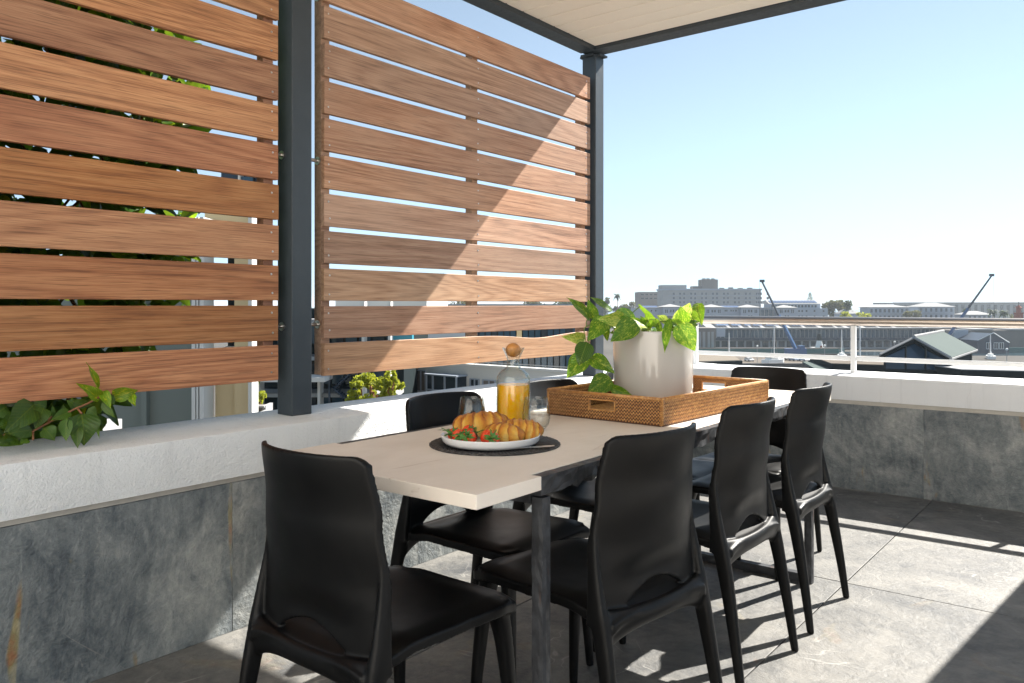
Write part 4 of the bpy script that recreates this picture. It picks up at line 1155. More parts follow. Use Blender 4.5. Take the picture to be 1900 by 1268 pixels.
def flat(name, col, rough=0.7, var=0.12, vs_=0.3, **k): return simple(name, col, max(rough, 0.85), var=var, vscale=vs_, Specular_IOR_Level=0.06, **k)
M['paving'] = flat('harbour_paving', (0.135, 0.115, 0.095), 0.9, 0.15, 0.05)
M['ground'] = flat('town_ground', (0.085, 0.080, 0.072), 0.95, 0.35, 0.02)
M['concrete'] = flat('pale_grey_concrete', (0.33, 0.335, 0.335), 0.85)
M['concrete_d'] = flat('brown_grey_concrete', (0.20, 0.18, 0.165), 0.85)
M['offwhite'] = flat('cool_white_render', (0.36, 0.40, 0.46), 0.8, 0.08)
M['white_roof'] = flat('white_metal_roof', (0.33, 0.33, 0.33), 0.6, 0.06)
M['tan_roof'] = flat('tan_gravel_roof', (0.19, 0.165, 0.135), 0.9, 0.15, 0.4)
M['dark_frame'] = flat('dark_green_frame', (0.018, 0.026, 0.028), 0.5)
M['green_roof'] = flat('pale_green_roof_sheet', (0.085, 0.108, 0.103), 0.45, 0.06)
M['pane'] = simple('window_pane', (0.022, 0.032, 0.042), 0.08, var=0.6, vscale=0.6)
M['pane_b'] = simple('blue_window_glass', (0.02, 0.055, 0.09), 0.10, var=0.5, vscale=0.4)
M['solar'] = simple('solar_cells', (0.10, 0.14, 0.24), 0.15, var=0.15)
M['cyan'] = simple('turquoise_panel', (0.05, 0.30, 0.40), 0.4)
M['house_grey'] = flat('grey_green_render', (0.20, 0.225, 0.205), 0.85, 0.06, 0.8)
M['house_beige'] = flat('beige_render', (0.66, 0.52, 0.31), 0.85, 0.06, 0.8)
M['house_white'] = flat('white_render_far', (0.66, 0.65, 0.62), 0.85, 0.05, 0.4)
M['crane_blue'] = simple('crane_blue_paint', (0.02, 0.085, 0.22), 0.4)
M['crane_dark'] = simple('crane_dark_paint', (0.018, 0.035, 0.06), 0.45)
M['hull'] = simple('teal_hull_paint', (0.02, 0.12, 0.11), 0.5)
M['brick_red'] = flat('red_brick_paint', (0.27, 0.085, 0.06), 0.8)
M['boat_white'] = simple('boat_gelcoat', (0.78, 0.78, 0.76), 0.25)
M['rubber'] = simple('tyre_rubber', (0.015, 0.015, 0.015), 0.8)
M['stone_w'] = flat('quay_stone', (0.10, 0.09, 0.08), 0.9)
M['water'] = simple('harbour_water', (0.03, 0.055, 0.07), 0.12, bump=0.35, bscale=0.8)
M['sea'] = simple('sea_water', (0.08, 0.16, 0.24), 0.25, bump=0.2, bscale=0.05)
for nm, c in (('tree_dark', ((0.022, 0.042, 0.014), (0.05, 0.075, 0.025))), ('tree_lime', ((0.17, 0.21, 0.018), (0.34, 0.36, 0.03))), ('tree_olive', ((0.06, 0.075, 0.03), (0.12, 0.12, 0.05)))):
    t = NT(nm); r = t.coord()
    t.set(Base_Color=t.mix(t.noise(r, 3.0, 3), *c), Roughness=0.7)
    tr_ = t.n('BsdfTranslucent'); tr_.inputs[0].default_value = (*[x*1.6 for x in c[1]], 1)
    ms = t.n('MixShader'); ms.inputs[0].default_value = 0.35
    t.nt.links.new(t.b.outputs[0], ms.inputs[1]); t.nt.links.new(tr_.outputs[0], ms.inputs[2]); t.nt.links.new(ms.outputs[0], t.out.inputs['Surface'])
    M[nm] = t.done()

b = MB()
P0 = CAM + FW*800
gs = 3200.0
mg = Matrix.Translation((CAM.x, CAM.y, 0)) @ Matrix.Rotation(YAW, 4, 'Z')
o = MB().add([mg @ Vector(p) for p in ((-2600, -600, G), (2600, -600, G), (2600, 1500, G), (-2600, 1500, G))], [(0, 1, 2, 3)]).build('ground', M['ground'])
tag(o, kind='structure')
o = MB().add([mg @ Vector(p) for p in ((-45000, 1400, G-0.6), (45000, 1400, G-0.6), (45000, 50000, G-0.6), (-45000, 50000, G-0.6))], [(0, 1, 2, 3)]).build('sea', M['sea'])
tag(o, kind='structure')
def sheet(name, quad, mat, z):
    o = MB().add([spot(b_, d_, z) for b_, d_ in quad], [(0, 1, 2, 3)]).build(name, M[mat]); tag(o, kind='structure'); return o
sheet('quay_paving', ((1250, 262), (1605, 262), (1605, 318), (1250, 318)), 'paving', G+0.05)
sheet('dock_water', ((1640, 200), (2300, 200), (2300, 262), (1640, 262)), 'water', G+0.02)
sheet('harbour_basin', ((1200, 318), (2200, 318), (2200, 345), (1200, 345)), 'water', G+0.02)

def site(name, label, cat, b0, b1, d, turn=0.0, group=None):
    """Empty on the ground; local x = across the view, local y = away, z up; returns empty and metres-from-centre function"""
    bc = (b0+b1)/2
    p = spot(bc, d)
    e = thing(name, label, cat, p, YAW + R(turn), group)
    return e, (lambda b_: (b_-bc)*d/1490.0), (lambda el: hgt(el, d)-G)
def part(name, mb, mat, parent, **k): return mb.build(name, [M[m] for m in mat] if isinstance(mat, (list, tuple)) else M[mat], parent, **k)
WM = {}
def windows(e, xs_, zs_, w, h, y, name='window', frame='offwhite', pane='pane', mull=1):
    key = (round(w, 2), round(h, 2), frame, pane, mull)
    if key not in WM:
        f = min(w, h)*0.11
        b = MB(); d = 0.14*min(1.0, w)
        b.box((-w/2-f, -d, -h/2-f), (w/2+f, 0.02, -h/2)).box((-w/2-f, -d, h/2), (w/2+f, 0.02, h/2+f)).box((-w/2-f, -d, -h/2), (-w/2, 0.02, h/2)).box((w/2, -d, -h/2), (w/2+f, 0.02, h/2))
        for k in range(mull):
            x = -w/2 + w*(k+1)/(mull+1)
            b.box((x-f*0.4, -d*0.7, -h/2), (x+f*0.4, 0.0, h/2))
        b.box((-w/2, -d*0.25, -h/2), (w/2, 0.01, h/2), 1)
        WM[key] = b.mesh('window', [M[frame], M[pane]])
    for x in xs_:
        for z in zs_:
            inst(name, WM[key], e, (x, y, z))
def hip(b, x0, x1, y0, y1, z, h, ridge=0.0, over=0.3):
    x0 -= over; x1 += over; y0 -= over; y1 += over
    cx_, cy_ = (x0+x1)/2, (y0+y1)/2
    p = [(x0, y0, z), (x1, y0, z), (x1, y1, z), (x0, y1, z), (x0, y0, z+0.3), (x1, y0, z+0.3), (x1, y1, z+0.3), (x0, y1, z+0.3), (cx_-ridge, cy_, z+h), (cx_+ridge, cy_, z+h)]
    return b.add(p, [(0, 3, 2, 1), (0, 1, 5, 4), (1, 2, 6, 5), (2, 3, 7, 6), (3, 0, 4, 7), (4, 5, 9, 8), (5, 6, 9), (6, 7, 8, 9), (7, 4, 8)])

# grey office slab
e, X, H = site('office_block', 'plain brown grey office slab left of the long hotel', 'building', 1186, 1232, 700)
part('wall', MB().box((X(1186), 0, 0), (X(1232), 25, H(542))), 'concrete_d', e)
windows(e, [X(1192+k*8) for k in range(5)], [H(547), H(554)], 2.3, 1.3, 0, frame='concrete')
# long hotel
e, X, H = site('long_hotel', 'long grey hotel block with rows of square windows and a roof tower', 'building', 1229, 1412, 640)
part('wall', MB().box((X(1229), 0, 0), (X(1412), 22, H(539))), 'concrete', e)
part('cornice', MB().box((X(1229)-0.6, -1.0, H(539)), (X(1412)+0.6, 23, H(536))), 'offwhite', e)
part('upper_block', MB().box((X(1229), 2, H(536)), (X(1275), 18, H(529))), 'concrete', e)
rt = part('roof_tower', MB().box((X(1304), 3, H(536)), (X(1334), 16, H(518.5))), 'concrete_d', e)
part('link_block', MB().box((X(1288), 4, H(536)), (X(1304), 15, H(531))), 'concrete_d', e)
for k in (1310, 1318, 1327): part('roof_vent', MB().box((X(k)-1.2, 6, H(518.5)), (X(k)+1.2, 9, H(516.2))), 'concrete', e)
for k in (1345, 1362, 1380, 1398): part('roof_plant', MB().box((X(k)-1.6, 8, H(536)), (X(k)+1.6, 12, H(536)+rng.uniform(0.8, 1.8))), 'concrete_d', e)
part('antenna', MB().tube([(X(1405), 8, H(536)), (X(1405), 8, H(530))], 0.12, 4), 'concrete', e)
for el in (549, 557, 565): part('floor_band', MB().box((X(1240), -0.35, H(el)), (X(1412), 0.0, H(el-0.7))), 'offwhite', e)
wx = []
for k in range(9):
    c = 1262 + k*20.3
    wx += [X(c), X(c+7.4)]
windows(e, wx[:-1] + [X(1250), X(1407)], [H(545.4), H(553.6), H(561.4)], 1.5, 1.8, 0)
# low white hotel with pavilions
e, X, H = site('white_hotel', 'long low white waterfront hotel with four pyramid roofed pavilions', 'building', 1180, 1541, 470)
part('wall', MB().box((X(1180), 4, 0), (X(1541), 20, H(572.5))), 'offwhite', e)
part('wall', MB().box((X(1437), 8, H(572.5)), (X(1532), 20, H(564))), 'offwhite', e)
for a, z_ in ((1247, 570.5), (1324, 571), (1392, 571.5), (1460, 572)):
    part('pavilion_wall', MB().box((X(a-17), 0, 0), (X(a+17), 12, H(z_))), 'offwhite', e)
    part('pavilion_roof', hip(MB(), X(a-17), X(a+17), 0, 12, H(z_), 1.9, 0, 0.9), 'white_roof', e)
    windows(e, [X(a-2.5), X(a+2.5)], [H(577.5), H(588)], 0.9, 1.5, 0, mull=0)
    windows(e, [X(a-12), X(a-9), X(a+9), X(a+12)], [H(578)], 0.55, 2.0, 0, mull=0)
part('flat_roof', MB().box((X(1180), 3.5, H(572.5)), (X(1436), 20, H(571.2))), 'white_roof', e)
b = MB(); b.prism([(7.2, H(564)), (21, H(564)), (21, H(559)), (14, H(557))], X(1434), X(1534), M=Matrix(((0, 0, 1, 0), (1, 0, 0, 0), (0, 1, 0, 0), (0, 0, 0, 1))))
part('upper_roof', b, 'white_roof', e)
for k in range(16):
    x = X(1438+k*5.6)
    q = MB().box((0, 0, 0), (1.35, 4.3, 0.12)); o = part('solar_panel', q, 'solar', e, loc=(x, 8.4, H(563.4)+0.35)); o.rotation_euler = (math.atan2(H(557)-H(564), 6.8), 0, 0)
for k in range(9):
    for a in (1190, 1343):
        o = part('solar_panel', MB().box((0, 0, 0), (1.2, 2.6, 0.1)), 'solar', e, loc=(X(a+k*3.6), 5.0, H(571.2)+0.1)); o.rotation_euler = (R(22), 0, 0)
windows(e, [X(k) for k in (1211, 1219, 1282, 1290, 1296, 1349, 1352, 1360, 1364, 1369)], [H(577)], 0.8, 0.9, 4, mull=0)
windows(e, [X(k) for k in (1487, 1493, 1501, 1516, 1533)], [H(577.5), H(588)], 1.0, 1.1, 4, mull=0)
windows(e, [X(1441+k*6.3) for k in range(14)], [H(568.5)], 1.2, 1.4, 8, mull=0)
part('glazed_link', MB().box((X(1412), 2.5, 0), (X(1438), 3.9, H(575))), 'pane_b', e)
for k in (1412, 1420, 1428, 1436): part('link_column', MB().box((X(k), 2.1, 0), (X(k)+0.35, 2.45, H(574.6))), 'white_roof', e)
# villas on the right
def villa(label, b0, b1, eave, peak, rows, d, cols):
    e, X, H = site('villa', label, 'house', b0, b1, d, 0, 'white villas with pale roofs')
    part('wall', MB().box((X(b0), 0, 0), (X(b1), 14, H(eave))), 'offwhite', e)
    part('roof', hip(MB(), X(b0), X(b1), 0, 14, H(eave), H(peak)-H(eave), (X(b1)-X(b0))*0.16, 0.8), 'white_roof', e)
    n = cols
    windows(e, [X(b0+(b1-b0)*(k+0.5)/n) for k in range(n)], [H(r) for r in rows], 1.35, 2.2, 0)
    part('balcony', MB().box((X(b0)+0.2, -1.1, H(rows[0]+5.2)), (X(b1)-0.2, 0, H(rows[0]+4.0))), 'offwhite', e)
villa('white two storey villa left of the tilted crane, nearest the lime shrubs', 1613, 1686, 571, 565.3, (577, 589), 520, 9)
villa('larger white villa with hipped roof, middle of the three', 1704, 1770, 570.3, 562, (575.5, 587.5), 520, 7)
villa('small white villa right of the tilted crane boom', 1795, 1840, 585, 577.5, (590,), 500, 5)
e, X, H = site('warehouse', 'very long blue grey warehouse on the far right skyline', 'building', 1690, 1960, 860)
part('wall', MB().box((X(1692), 0, 0), (X(1990), 40, H(563))), 'concrete', e)
part('roof_edge', MB().box((X(1690), -1, H(563)), (X(1992), 41, H(561.3))), 'concrete_d', e)
for k in range(24): part('wall_bay', MB().box((X(1700+k*12), -0.5, H(586)), (X(1700+k*12)+3.0, 0, H(566))), 'pane', e)
e, X, H = site('low_pavilion', 'flat roofed grey pavilion behind the two villas', 'building', 1640, 1710, 560)
part('wall', MB().box((X(1652), 0, 0), (X(1700), 15, H(566))), 'concrete', e)
part('roof', MB().box((X(1641), -3, H(565.2)), (X(1708), 18, H(562))), 'concrete', e)
e, X, H = site('clock_tower', 'small red octagonal clock tower at the right edge', 'tower', 1882, 1898, 430)
part('shaft', MB().lathe([(X(1897.5), 0), (X(1897.5), H(582)), (X(1898.5), H(581.5)), (X(1898.5), H(580.5))], 8), 'brick_red', e)
part('lantern', MB().lathe([(X(1894), H(580.5)), (X(1894), H(572)), (X(1896), H(571.5)), (0.05, H(566))], 8), 'brick_red', e)
part('spire', MB().tube([(0, 0, H(566.2)), (0, 0, H(560))], 0.2, 6), 'concrete_d', e)
e, X, H = site('white_tent', 'white peaked tent roof between the trees', 'tent', 1560, 1600, 500)
part('roof', hip(MB(), X(1562), X(1598), 0, 12, H(583), H(573.5)-H(583), 2.0), 'white_roof', e)
part('wall', MB().box((X(1562), 0.2, 0), (X(1598), 11.8, H(583))), 'offwhite', e)

# harbour shed with solar roof
e, X, H = site('waterfront_mall', 'long waterfront shed with striped solar panel roof and glazed front', 'building', 1310, 1800, 365, 1.2)
L0, L1 = X(1314), X(1800)
part('wall', MB().box((L0, 1.5, 0), (L1, 30, H(609))), 'concrete', e)
b = MB(); b.prism([(-1.0, H(609.6)), (32, H(609.6)), (32, H(607)), (16, H(596)), (-1.0, H(608.6))], L0-1, L1+1, M=Matrix(((0, 0, 1, 0), (1, 0, 0, 0), (0, 1, 0, 0), (0, 0, 0, 1))))
part('roof', b, 'white_roof', e)
ang = math.atan2(H(596)-H(608.6), 17.0)
sp = MB().box((0, 0, 0), (1.15, 9.5, 0.12)).mesh('solar_panel', M['solar'])
k = 0; x = L0+4.0
rg = random.Random(4)
while x < L1-3:
    for q in range(rg.choice((2, 4, 4, 3))):
        inst('solar_panel', sp, e, (x, 0.4, H(608.6)+1.0), (ang, 0, 0)); x += 1.42
    x += rg.uniform(0.9, 2.3)
for k in range(62):
    x = L0 + (k+0.5)*(L1-L0)/62
    o = MB().box((-0.72, 0, 0), (0.72, 0.12, H(612)-H(627))) if k < 2 else None
    if k == 0: gm = o.mesh('glass_panel', M['pane_b'])
    inst('glass_panel', gm, e, (x, 1.36 + rg.uniform(-0.05, 0.05), H(627)), (rg.uniform(-0.03, 0.03), 0, rg.uniform(-0.06, 0.06)))
part('canopy_band', MB().box((L0, 0.2, H(632)), (L1, 1.49, H(627.3))), 'crane_dark', e)
windows(e, [X(1330+k*15.2) for k in range(30)], [H(639)], 2.2, 2.2, 1.5, frame='dark_frame', pane='pane', mull=1)
e, X, H = site('grey_tower_block', 'dark slatted block at the left end of the solar shed', 'building', 1290, 1328, 330)
part('wall', MB().box((X(1286), 0, 0), (X(1328), 14, H(609))), 'concrete_d', e)
for k in (1298, 1306, 1315, 1322): part('louvre', MB().box((X(k)-0.5, -0.25, H(645)), (X(k)+0.5, 0, H(616))), 'concrete', e)
o = part('sign_board', MB().box((X(1329), -0.6, H(625)), (X(1345), -0.3, H(609.5))), 'offwhite', e)

# hoardings, tug, cranes, boats
e, X, H = site('green_hoarding', 'long teal green ship side along the quay', 'ship hull', 1280, 1570, 322)
part('hull_side', MB().prism([(X(1285), 0), (X(1555), 0), (X(1572), 2.5), (X(1555), 5), (X(1285), 5)], 0.0, H(647.5)), 'hull', e)
part('deck_rail', MB().box((X(1285), 0.2, H(647.5)), (X(1560), 4.8, H(646.6))), 'stone_w', e)
e, X, H = site('tugboat', 'white tug funnel and dark mast moored before the shed', 'boat', 1505, 1535, 330)
part('deckhouse', MB().prism([(X(1508), 0), (X(1530), 0), (X(1530), 4), (X(1508), 4)], H(652), H(645)), 'boat_white', e)
part('funnel', MB().lathe([(X(1527), H(645)), (X(1524.5), H(632))], 14), 'boat_white', e)
part('funnel_cap', MB().lathe([(X(1525.5), H(632)), (X(1523.2), H(620)), (0.1, H(619))], 14), 'dark_frame', e)
part('mast', MB().tube([(0, 0, H(620)), (0, 0, H(609))], 0.12, 6), 'dark_frame', e)
part('badge', MB().box((X(1519), -1.6, H(645.5)), (X(1523), -1.45, H(641.5))), 'brick_red', e)
def crane(label, tip, mid, foot, d, mat):
    e, X, H = site('mobile_crane', label, 'crane', foot[0], foot[0], d, 0, 'harbour cranes')
    T = Vector((X(tip[0]), 0, H(tip[1]))); F_ = Vector((X(foot[0]), 0, H(foot[1])))
    m_ = F_.lerp(T, 0.5)
    part('boom', MB().tube([F_, m_], [0.75, 0.62], 4), mat[0], e)
    part('boom_extension', MB().tube([m_, T], [0.48, 0.36], 4), mat[1], e)
    s = 1 if tip[0] > foot[0] else -1
    part('boom_head', MB().box((T.x-0.9, -0.4, T.z-0.2), (T.x+0.9, 0.4, T.z+0.8)), mat[1], e)
    part('cable', MB().tube([T+Vector((s*0.9, 0, 0)), Vector((T.x+s*0.9, 0, 4))], 0.05, 4), mat[1], e)
    part('carrier', MB().box((F_.x-4, -1.3, 0.9), (F_.x+4, 1.3, max(2.6, F_.z))), mat[0], e)
    part('cab', MB().box((F_.x-s*2.2-1, -1.25, 2.6), (F_.x-s*2.2+1, 1.25, 4.3)), mat[0], e)
    for k in (-3, -1, 1, 3):
        part('wheel', MB().tube([(F_.x+k, -1.5, 0.55), (F_.x+k, 1.5, 0.55)], 0.55, 12), 'rubber', e)
    return e
crane('blue mobile crane with boom leaning left beside the long hotel', (1414, 523), None, (1476, 647), 312, ('crane_blue', 'crane_dark'))
crane('dark crane boom leaning right over the villas, near the right edge', (1840, 512), None, (1752, 634), 330, ('crane_blue', 'crane_dark'))
def sailboat(label, b_, top, d, turn):
    e, X, H = site('sailboat', label, 'sailboat', b_, b_, d, turn, 'moored sailboats')
    hull = [(-5, 0), (-4.2, 1.3), (0, 1.6), (4, 1.0), (6, 0), (4, -1.0), (0, -1.6), (-4.2, -1.3)]
    part('hull', MB().prism(hull, 0.1, 1.2), 'boat_white', e)
    part('cabin', MB().prism([(x*0.4, y*0.6) for x, y in hull], 1.2, 1.9), 'boat_white', e)
    part('mast', MB().tube([(0.5, 0, 1.2), (0.5, 0, H(top))], 0.16, 8), 'white_metal', e)
    part('boom', MB().tube([(0.5, 0, 2.6), (-4, 0, 2.5)], 0.1, 6), 'white_metal', e)
    for q in ((6, 0, 1.2), (-5, 0, 1.2)): part('stay', MB().tube([q, (0.5, 0, H(top)-0.5)], 0.035, 4), 'stainless', e)
sailboat('moored sailboat with tall pale mast right of the railing post', 1596, 606, 240, 70)
sailboat('moored sailboat whose mast crosses the blue crane', 1436, 600, 285, 60)
sailboat('moored sailboat with tall mast close left of the railing post', 1562, 612, 305, 75)
sailboat('moored sailboat with thin mast in front of the dark barn', 1838, 622, 300, 65)
sailboat('moored sailboat with short mast left of the solar shed signboard', 1353, 618, 300, 80)
e, X, H = site('motor_boat', 'white motor cruiser on the quay beside the parked cars', 'boat', 1436, 1436, 268, 35)
hull = [(-4.5, 1.6), (2.5, 1.7), (5.5, 0), (2.5, -1.7), (-4.5, -1.6)]
part('hull', MB().prism(hull, 0.4, 2.0), 'boat_white', e); part('cabin', MB().prism([(x*0.5-0.6, y*0.8) for x, y in hull], 2.0, 3.4), 'boat_white', e)
part('windscreen', MB().prism([(x*0.52-0.6, y*0.84) for x, y in hull], 2.5, 3.05), 'pane', e)
part('boot_stripe', MB().prism([(x*1.005, y*1.01) for x, y in hull], 0.38, 0.8), 'crane_dark', e)
# parked cars
def car_meshes(col, name):
    mt = simple(name, col, 0.3, var=0.03, Coat_Weight=0.6)
    body = MB(); pr_ = [(-2.15, 0.35), (2.1, 0.35), (2.2, 0.75), (1.95, 0.92), (1.05, 1.0), (0.45, 1.42), (-1.25, 1.45), (-2.0, 1.0), (-2.2, 0.8)]
    Mx = Matrix(((1, 0, 0, 0), (0, 0, 1, 0), (0, 1, 0, 0), (0, 0, 0, 1)))
    body.prism(pr_, -0.87, 0.87, M=Mx)
    gl = MB().prism([(1.0, 1.0), (0.47, 1.37), (-1.2, 1.40), (-1.85, 1.02)], -0.875, 0.875, M=Mx).add([(1.07, -0.75, 1.01), (1.07, 0.75, 1.01), (0.50, 0.68, 1.40), (0.50, -0.68, 1.40)], [(0, 1, 2, 3)])
    return body.mesh('body', mt, bevel=0.06, segs=2), gl.mesh('glazing', M['pane'])
whl = MB().tube([(0, -0.11, 0), (0, 0.11, 0)], 0.33, 14).mesh('wheel', M['rubber'])
lmp = MB().box((0, -0.2, -0.07), (0.05, 0.2, 0.07)).mesh('headlight', M['boat_white'])
cars = [((0.75, 0.75, 0.74), 1390, 286, 'white car parked beside the dark flat roofed building', -78), ((0.02, 0.02, 0.022), 1458, 292, 'black car parked behind the motor cruiser', -85), ((0.05, 0.13, 0.27), 1473, 288, 'blue car parked right of the motor cruiser', -80), ((0.72, 0.73, 0.74), 1492, 286, 'white van-like car parked right of the blue car', -75),
        ((0.25, 0.27, 0.30), 1508, 294, 'grey car parked near the pale green canopy', -60), ((0.45, 0.24, 0.01), 1521, 300, 'yellow car parked farthest right along the quay', 10)]
for i, (c, b_, d_, lb, tn) in enumerate(cars):
    e, X, H = site('parked_car', lb, 'car', b_, b_, d_, tn, 'cars parked along the quay')
    bm1, gm1 = car_meshes(c, 'car_paint_' + 'abcdef'[i])
    inst('body', bm1, e); inst('glazing', gm1, e)
    for sx in (-1.35, 1.35):
        for sy in (-0.8, 0.8): inst('wheel', whl, e, (sx, sy, 0.33))
    for sy in (-0.6, 0.6): inst('headlight', lmp, e, (2.16, sy, 0.75))
e, X, H = site('quay_wall', 'long low brown retaining wall behind the parked cars', 'wall', 1380, 1560, 316)
part('wall', MB().box((X(1380), 0, 0), (X(1580), 1.0, H(657))), 'stone_w', e)

e, X, H = site('quay_shade_strip', 'near-black strip painting the shaded quay face below the parked cars', 'wall', 1380, 1560, 258)
part('wall', MB().box((X(1150), 0, 0), (X(2100), 1.5, 1.3)), 'rubber', e)  # near-black colour stands in for shade on the quay face
for i, (b_, d_, lb) in enumerate(((1405, 270, 'street lamp beside the white car on the quay'), (1530, 272, 'street lamp near the yellow car on the quay'), (1660, 300, 'street lamp behind the gabled pavilion roof, left'), (1868, 250, 'street lamp with round globe right of the gabled pavilion'))):
    e, X, H = site('street_lamp', lb, 'lamp', b_, b_, d_, 0, 'street lamps on the quay')
    part('pole', MB().tube([(0, 0, 0), (0, 0, 6.0)], [0.11, 0.07], 6), 'concrete', e)
    part('globe', MB().ball((0, 0, 6.3), 0.38, 10, 8), 'boat_white', e)

# nearer roofs below the railing
e, X, H = site('flat_roof_building', 'dark building with tan gravel flat roof, lower left below the railing', 'building', 1240, 1385, 118, 0)
zt = H(662)
rf = [(X(1180), -14), (X(1345), -9), (X(1386), 9), (X(1240), 13)]
part('wall', MB().prism([(x*0.985, y*0.97) for x, y in rf], 0, zt-0.5), 'dark_frame', e)
part('fascia', MB().prism(rf, zt-0.5, zt), 'dark_frame', e)
part('roof_gravel', MB().prism([(x*0.97, y*0.94) for x, y in rf], zt, zt+0.06), 'tan_roof', e)
mx = Matrix.Translation((X(1345), -9, 0)) @ Matrix.Rotation(math.atan2(18, X(1386)-X(1345)), 4, 'Z')
for k in range(7):
    o = part('window', MB().box((-0.8, -0.12, -0.85), (0.8, 0.0, 0.85)), 'pane', e)
    o.matrix_local = mx @ Matrix.Translation((1.6+k*2.4, -0.02, zt-2.0))

e, X, H = site('gabled_pavilion', 'dark framed rooftop pavilion with pale green gabled roof and glass gable', 'building', 1634, 1811, 74, 0)
D0 = 74.0
def loc3(b_, el, d):                               # local point of the pavilion site from bearing, elevation mark and distance
    p = spot(b_, d, hgt(el, d)); return e.matrix_basis.inverted() @ p
bpy.context.view_layer.update()
e.matrix_basis = Matrix.Translation(spot((1634+1811)/2, 74)) @ Matrix.Rotation(YAW, 4, 'Z')
A = loc3(1634, 659.5, 74); Bp = loc3(1697, 628.5, 75.3); Cc = loc3(1765.5, 666, 72.2)      # front gable: left eave, apex, right eave
dv = loc3(1811, 650.5, 82.5) - Cc                                                            # along the ridge to the back
def slab(p, q, dv, th, over):
    n_ = (q-p).cross(dv).normalized()
    if n_.z < 0: n_ = -n_
    p2 = p - dv.normalized()*over; q2 = q - dv.normalized()*over
    d2 = dv + dv.normalized()*over*1.2
    vsx = [p2, q2, q2+d2, p2+d2]
    return MB().add([v_ for v_ in vsx] + [v_+n_*th for v_ in vsx], [(0, 1, 2, 3), (7, 6, 5, 4), (0, 4, 5, 1), (1, 5, 6, 2), (2, 6, 7, 3), (3, 7, 4, 0)])
part('roof_slope', slab(A, Bp, dv, 0.16, 0.25), 'green_roof', e)
part('roof_slope', slab(Bp, Cc, dv, 0.16, 0.25), 'green_roof', e)
for p, q in ((A, Bp), (Bp, Cc)):
    part('barge_board', MB().tube([p-dv.normalized()*0.3+Vector((0, 0, 0.1)), q-dv.normalized()*0.3+Vector((0, 0, 0.1))], 0.13, 4), 'white_roof', e)
part('ridge_cap', MB().tube([Bp-dv.normalized()*0.3+Vector((0, 0, 0.2)), Bp+dv*1.03+Vector((0, 0, 0.2))], 0.16, 6), 'white_roof', e)
part('eave_trim', MB().tube([Cc-dv.normalized()*0.3, Cc+dv*1.03], 0.14, 6), 'white_roof', e)
zb = hgt(690, 74) - G
a0 = A.lerp(Cc, 0.06); c0 = A.lerp(Cc, 0.94)
def base(p): return Vector((p.x, p.y, zb))
glz = MB().add([base(a0), base(c0), Vector((c0.x, c0.y, Cc.z-0.1)), Bp-Vector((0, 0, 0.35)), Vector((a0.x, a0.y, A.z-0.1))], [(0, 1, 2, 3, 4)])
part('gable_glass', glz, 'pane_b', e)
for u in (0.06, 0.36, 0.64, 0.94):
    p = A.lerp(Cc, u) - dv.normalized()*0.05
    zt_ = lerp(A.z, Bp.z, min(u, 1-u)*2) - 0.25
    part('mullion', MB().tube([Vector((p.x, p.y, zb)), Vector((p.x, p.y, zt_))], 0.10, 4), 'dark_frame', e)
for u0, u1, zz in ((0.06, 0.94, 0.0), (0.06, 0.94, 0.58)):
    p, q = A.lerp(Cc, u0) - dv.normalized()*0.06, A.lerp(Cc, u1) - dv.normalized()*0.06
    z_ = lerp(zb, A.z, zz)+0.15
    part('transom', MB().tube([Vector((p.x, p.y, z_)), Vector((q.x, q.y, z_))], 0.14, 4), 'dark_frame', e)
for p, q in ((A, Bp), (Bp, Cc)):
    part('rafter', MB().tube([p-Vector((0, 0, 0.22))-dv.normalized()*0.08, q-Vector((0, 0, 0.22))-dv.normalized()*0.08], 0.24, 4), 'dark_frame', e)
for u in (0.30, 0.70):
    p = A.lerp(Cc, u) + dv*0.3
    part('blind', MB().add([Vector((p.x-0.7, p.y, zb+0.4)), Vector((p.x+0.7, p.y, zb+0.4)), Vector((p.x+0.7, p.y, A.z)), Vector((p.x-0.7, p.y, A.z))], [(0, 1, 2, 3)]), 'house_beige', e)
part('side_wall', MB().add([base(c0), base(c0+dv), c0+dv-Vector((0, 0, 0.1)), c0-Vector((0, 0, 0.1))], [(0, 1, 2, 3)]), 'dark_frame', e)
part('lower_storey', MB().prism([(a0.x, a0.y), (c0.x, c0.y), ((c0+dv).x, (c0+dv).y), ((a0+dv).x, (a0+dv).y)], 0, zb), 'dark_frame', e)

e, X, H = site('white_roof_building', 'dark framed building with glaring white flat roof at the right edge', 'building', 1766, 1990, 70, 0)
zt = H(684)
rf = [(X(1766), -1.5), (X(2060), -6.5), (X(2060), 4), (X(1766), 3)]
part('wall', MB().prism([(x, y+0.3) for x, y in rf], 0, zt-0.45), 'dark_frame', e)
part('fascia', MB().prism(rf, zt-0.45, zt-0.02), 'dark_frame', e)
part('roof_sheet', MB().prism([(x*0.995, y*0.95) for x, y in rf], zt-0.02, zt+0.05), 'white_roof', e)
for k in range(7):
    u = (k+0.5)/7
    o = part('window', MB().box((-0.62, -0.08, -0.5), (0.62, 0.0, 0.5)), 'house_beige', e, loc=(lerp(rf[0][0], rf[1][0], u), lerp(rf[0][1], rf[1][1], u)+0.26, zt-1.15))
    o.rotation_euler = (0, 0, math.atan2(rf[1][1]-rf[0][1], rf[1][0]-rf[0][0]))
e, X, H = site('tan_roof_building', 'dark building with pale flat roof left of the gabled pavilion', 'building', 1486, 1634, 84, 0)
zt = H(671.5)
rf = [(X(1522), -3.0), (X(1634), -6.0), (X(1634), 6), (X(1562), 9)]
part('wall', MB().prism([(x, y+0.25) for x, y in rf], 0, zt-0.5), 'dark_frame', e)
part('fascia', MB().prism(rf, zt-0.5, zt-0.02), 'dark_frame', e)
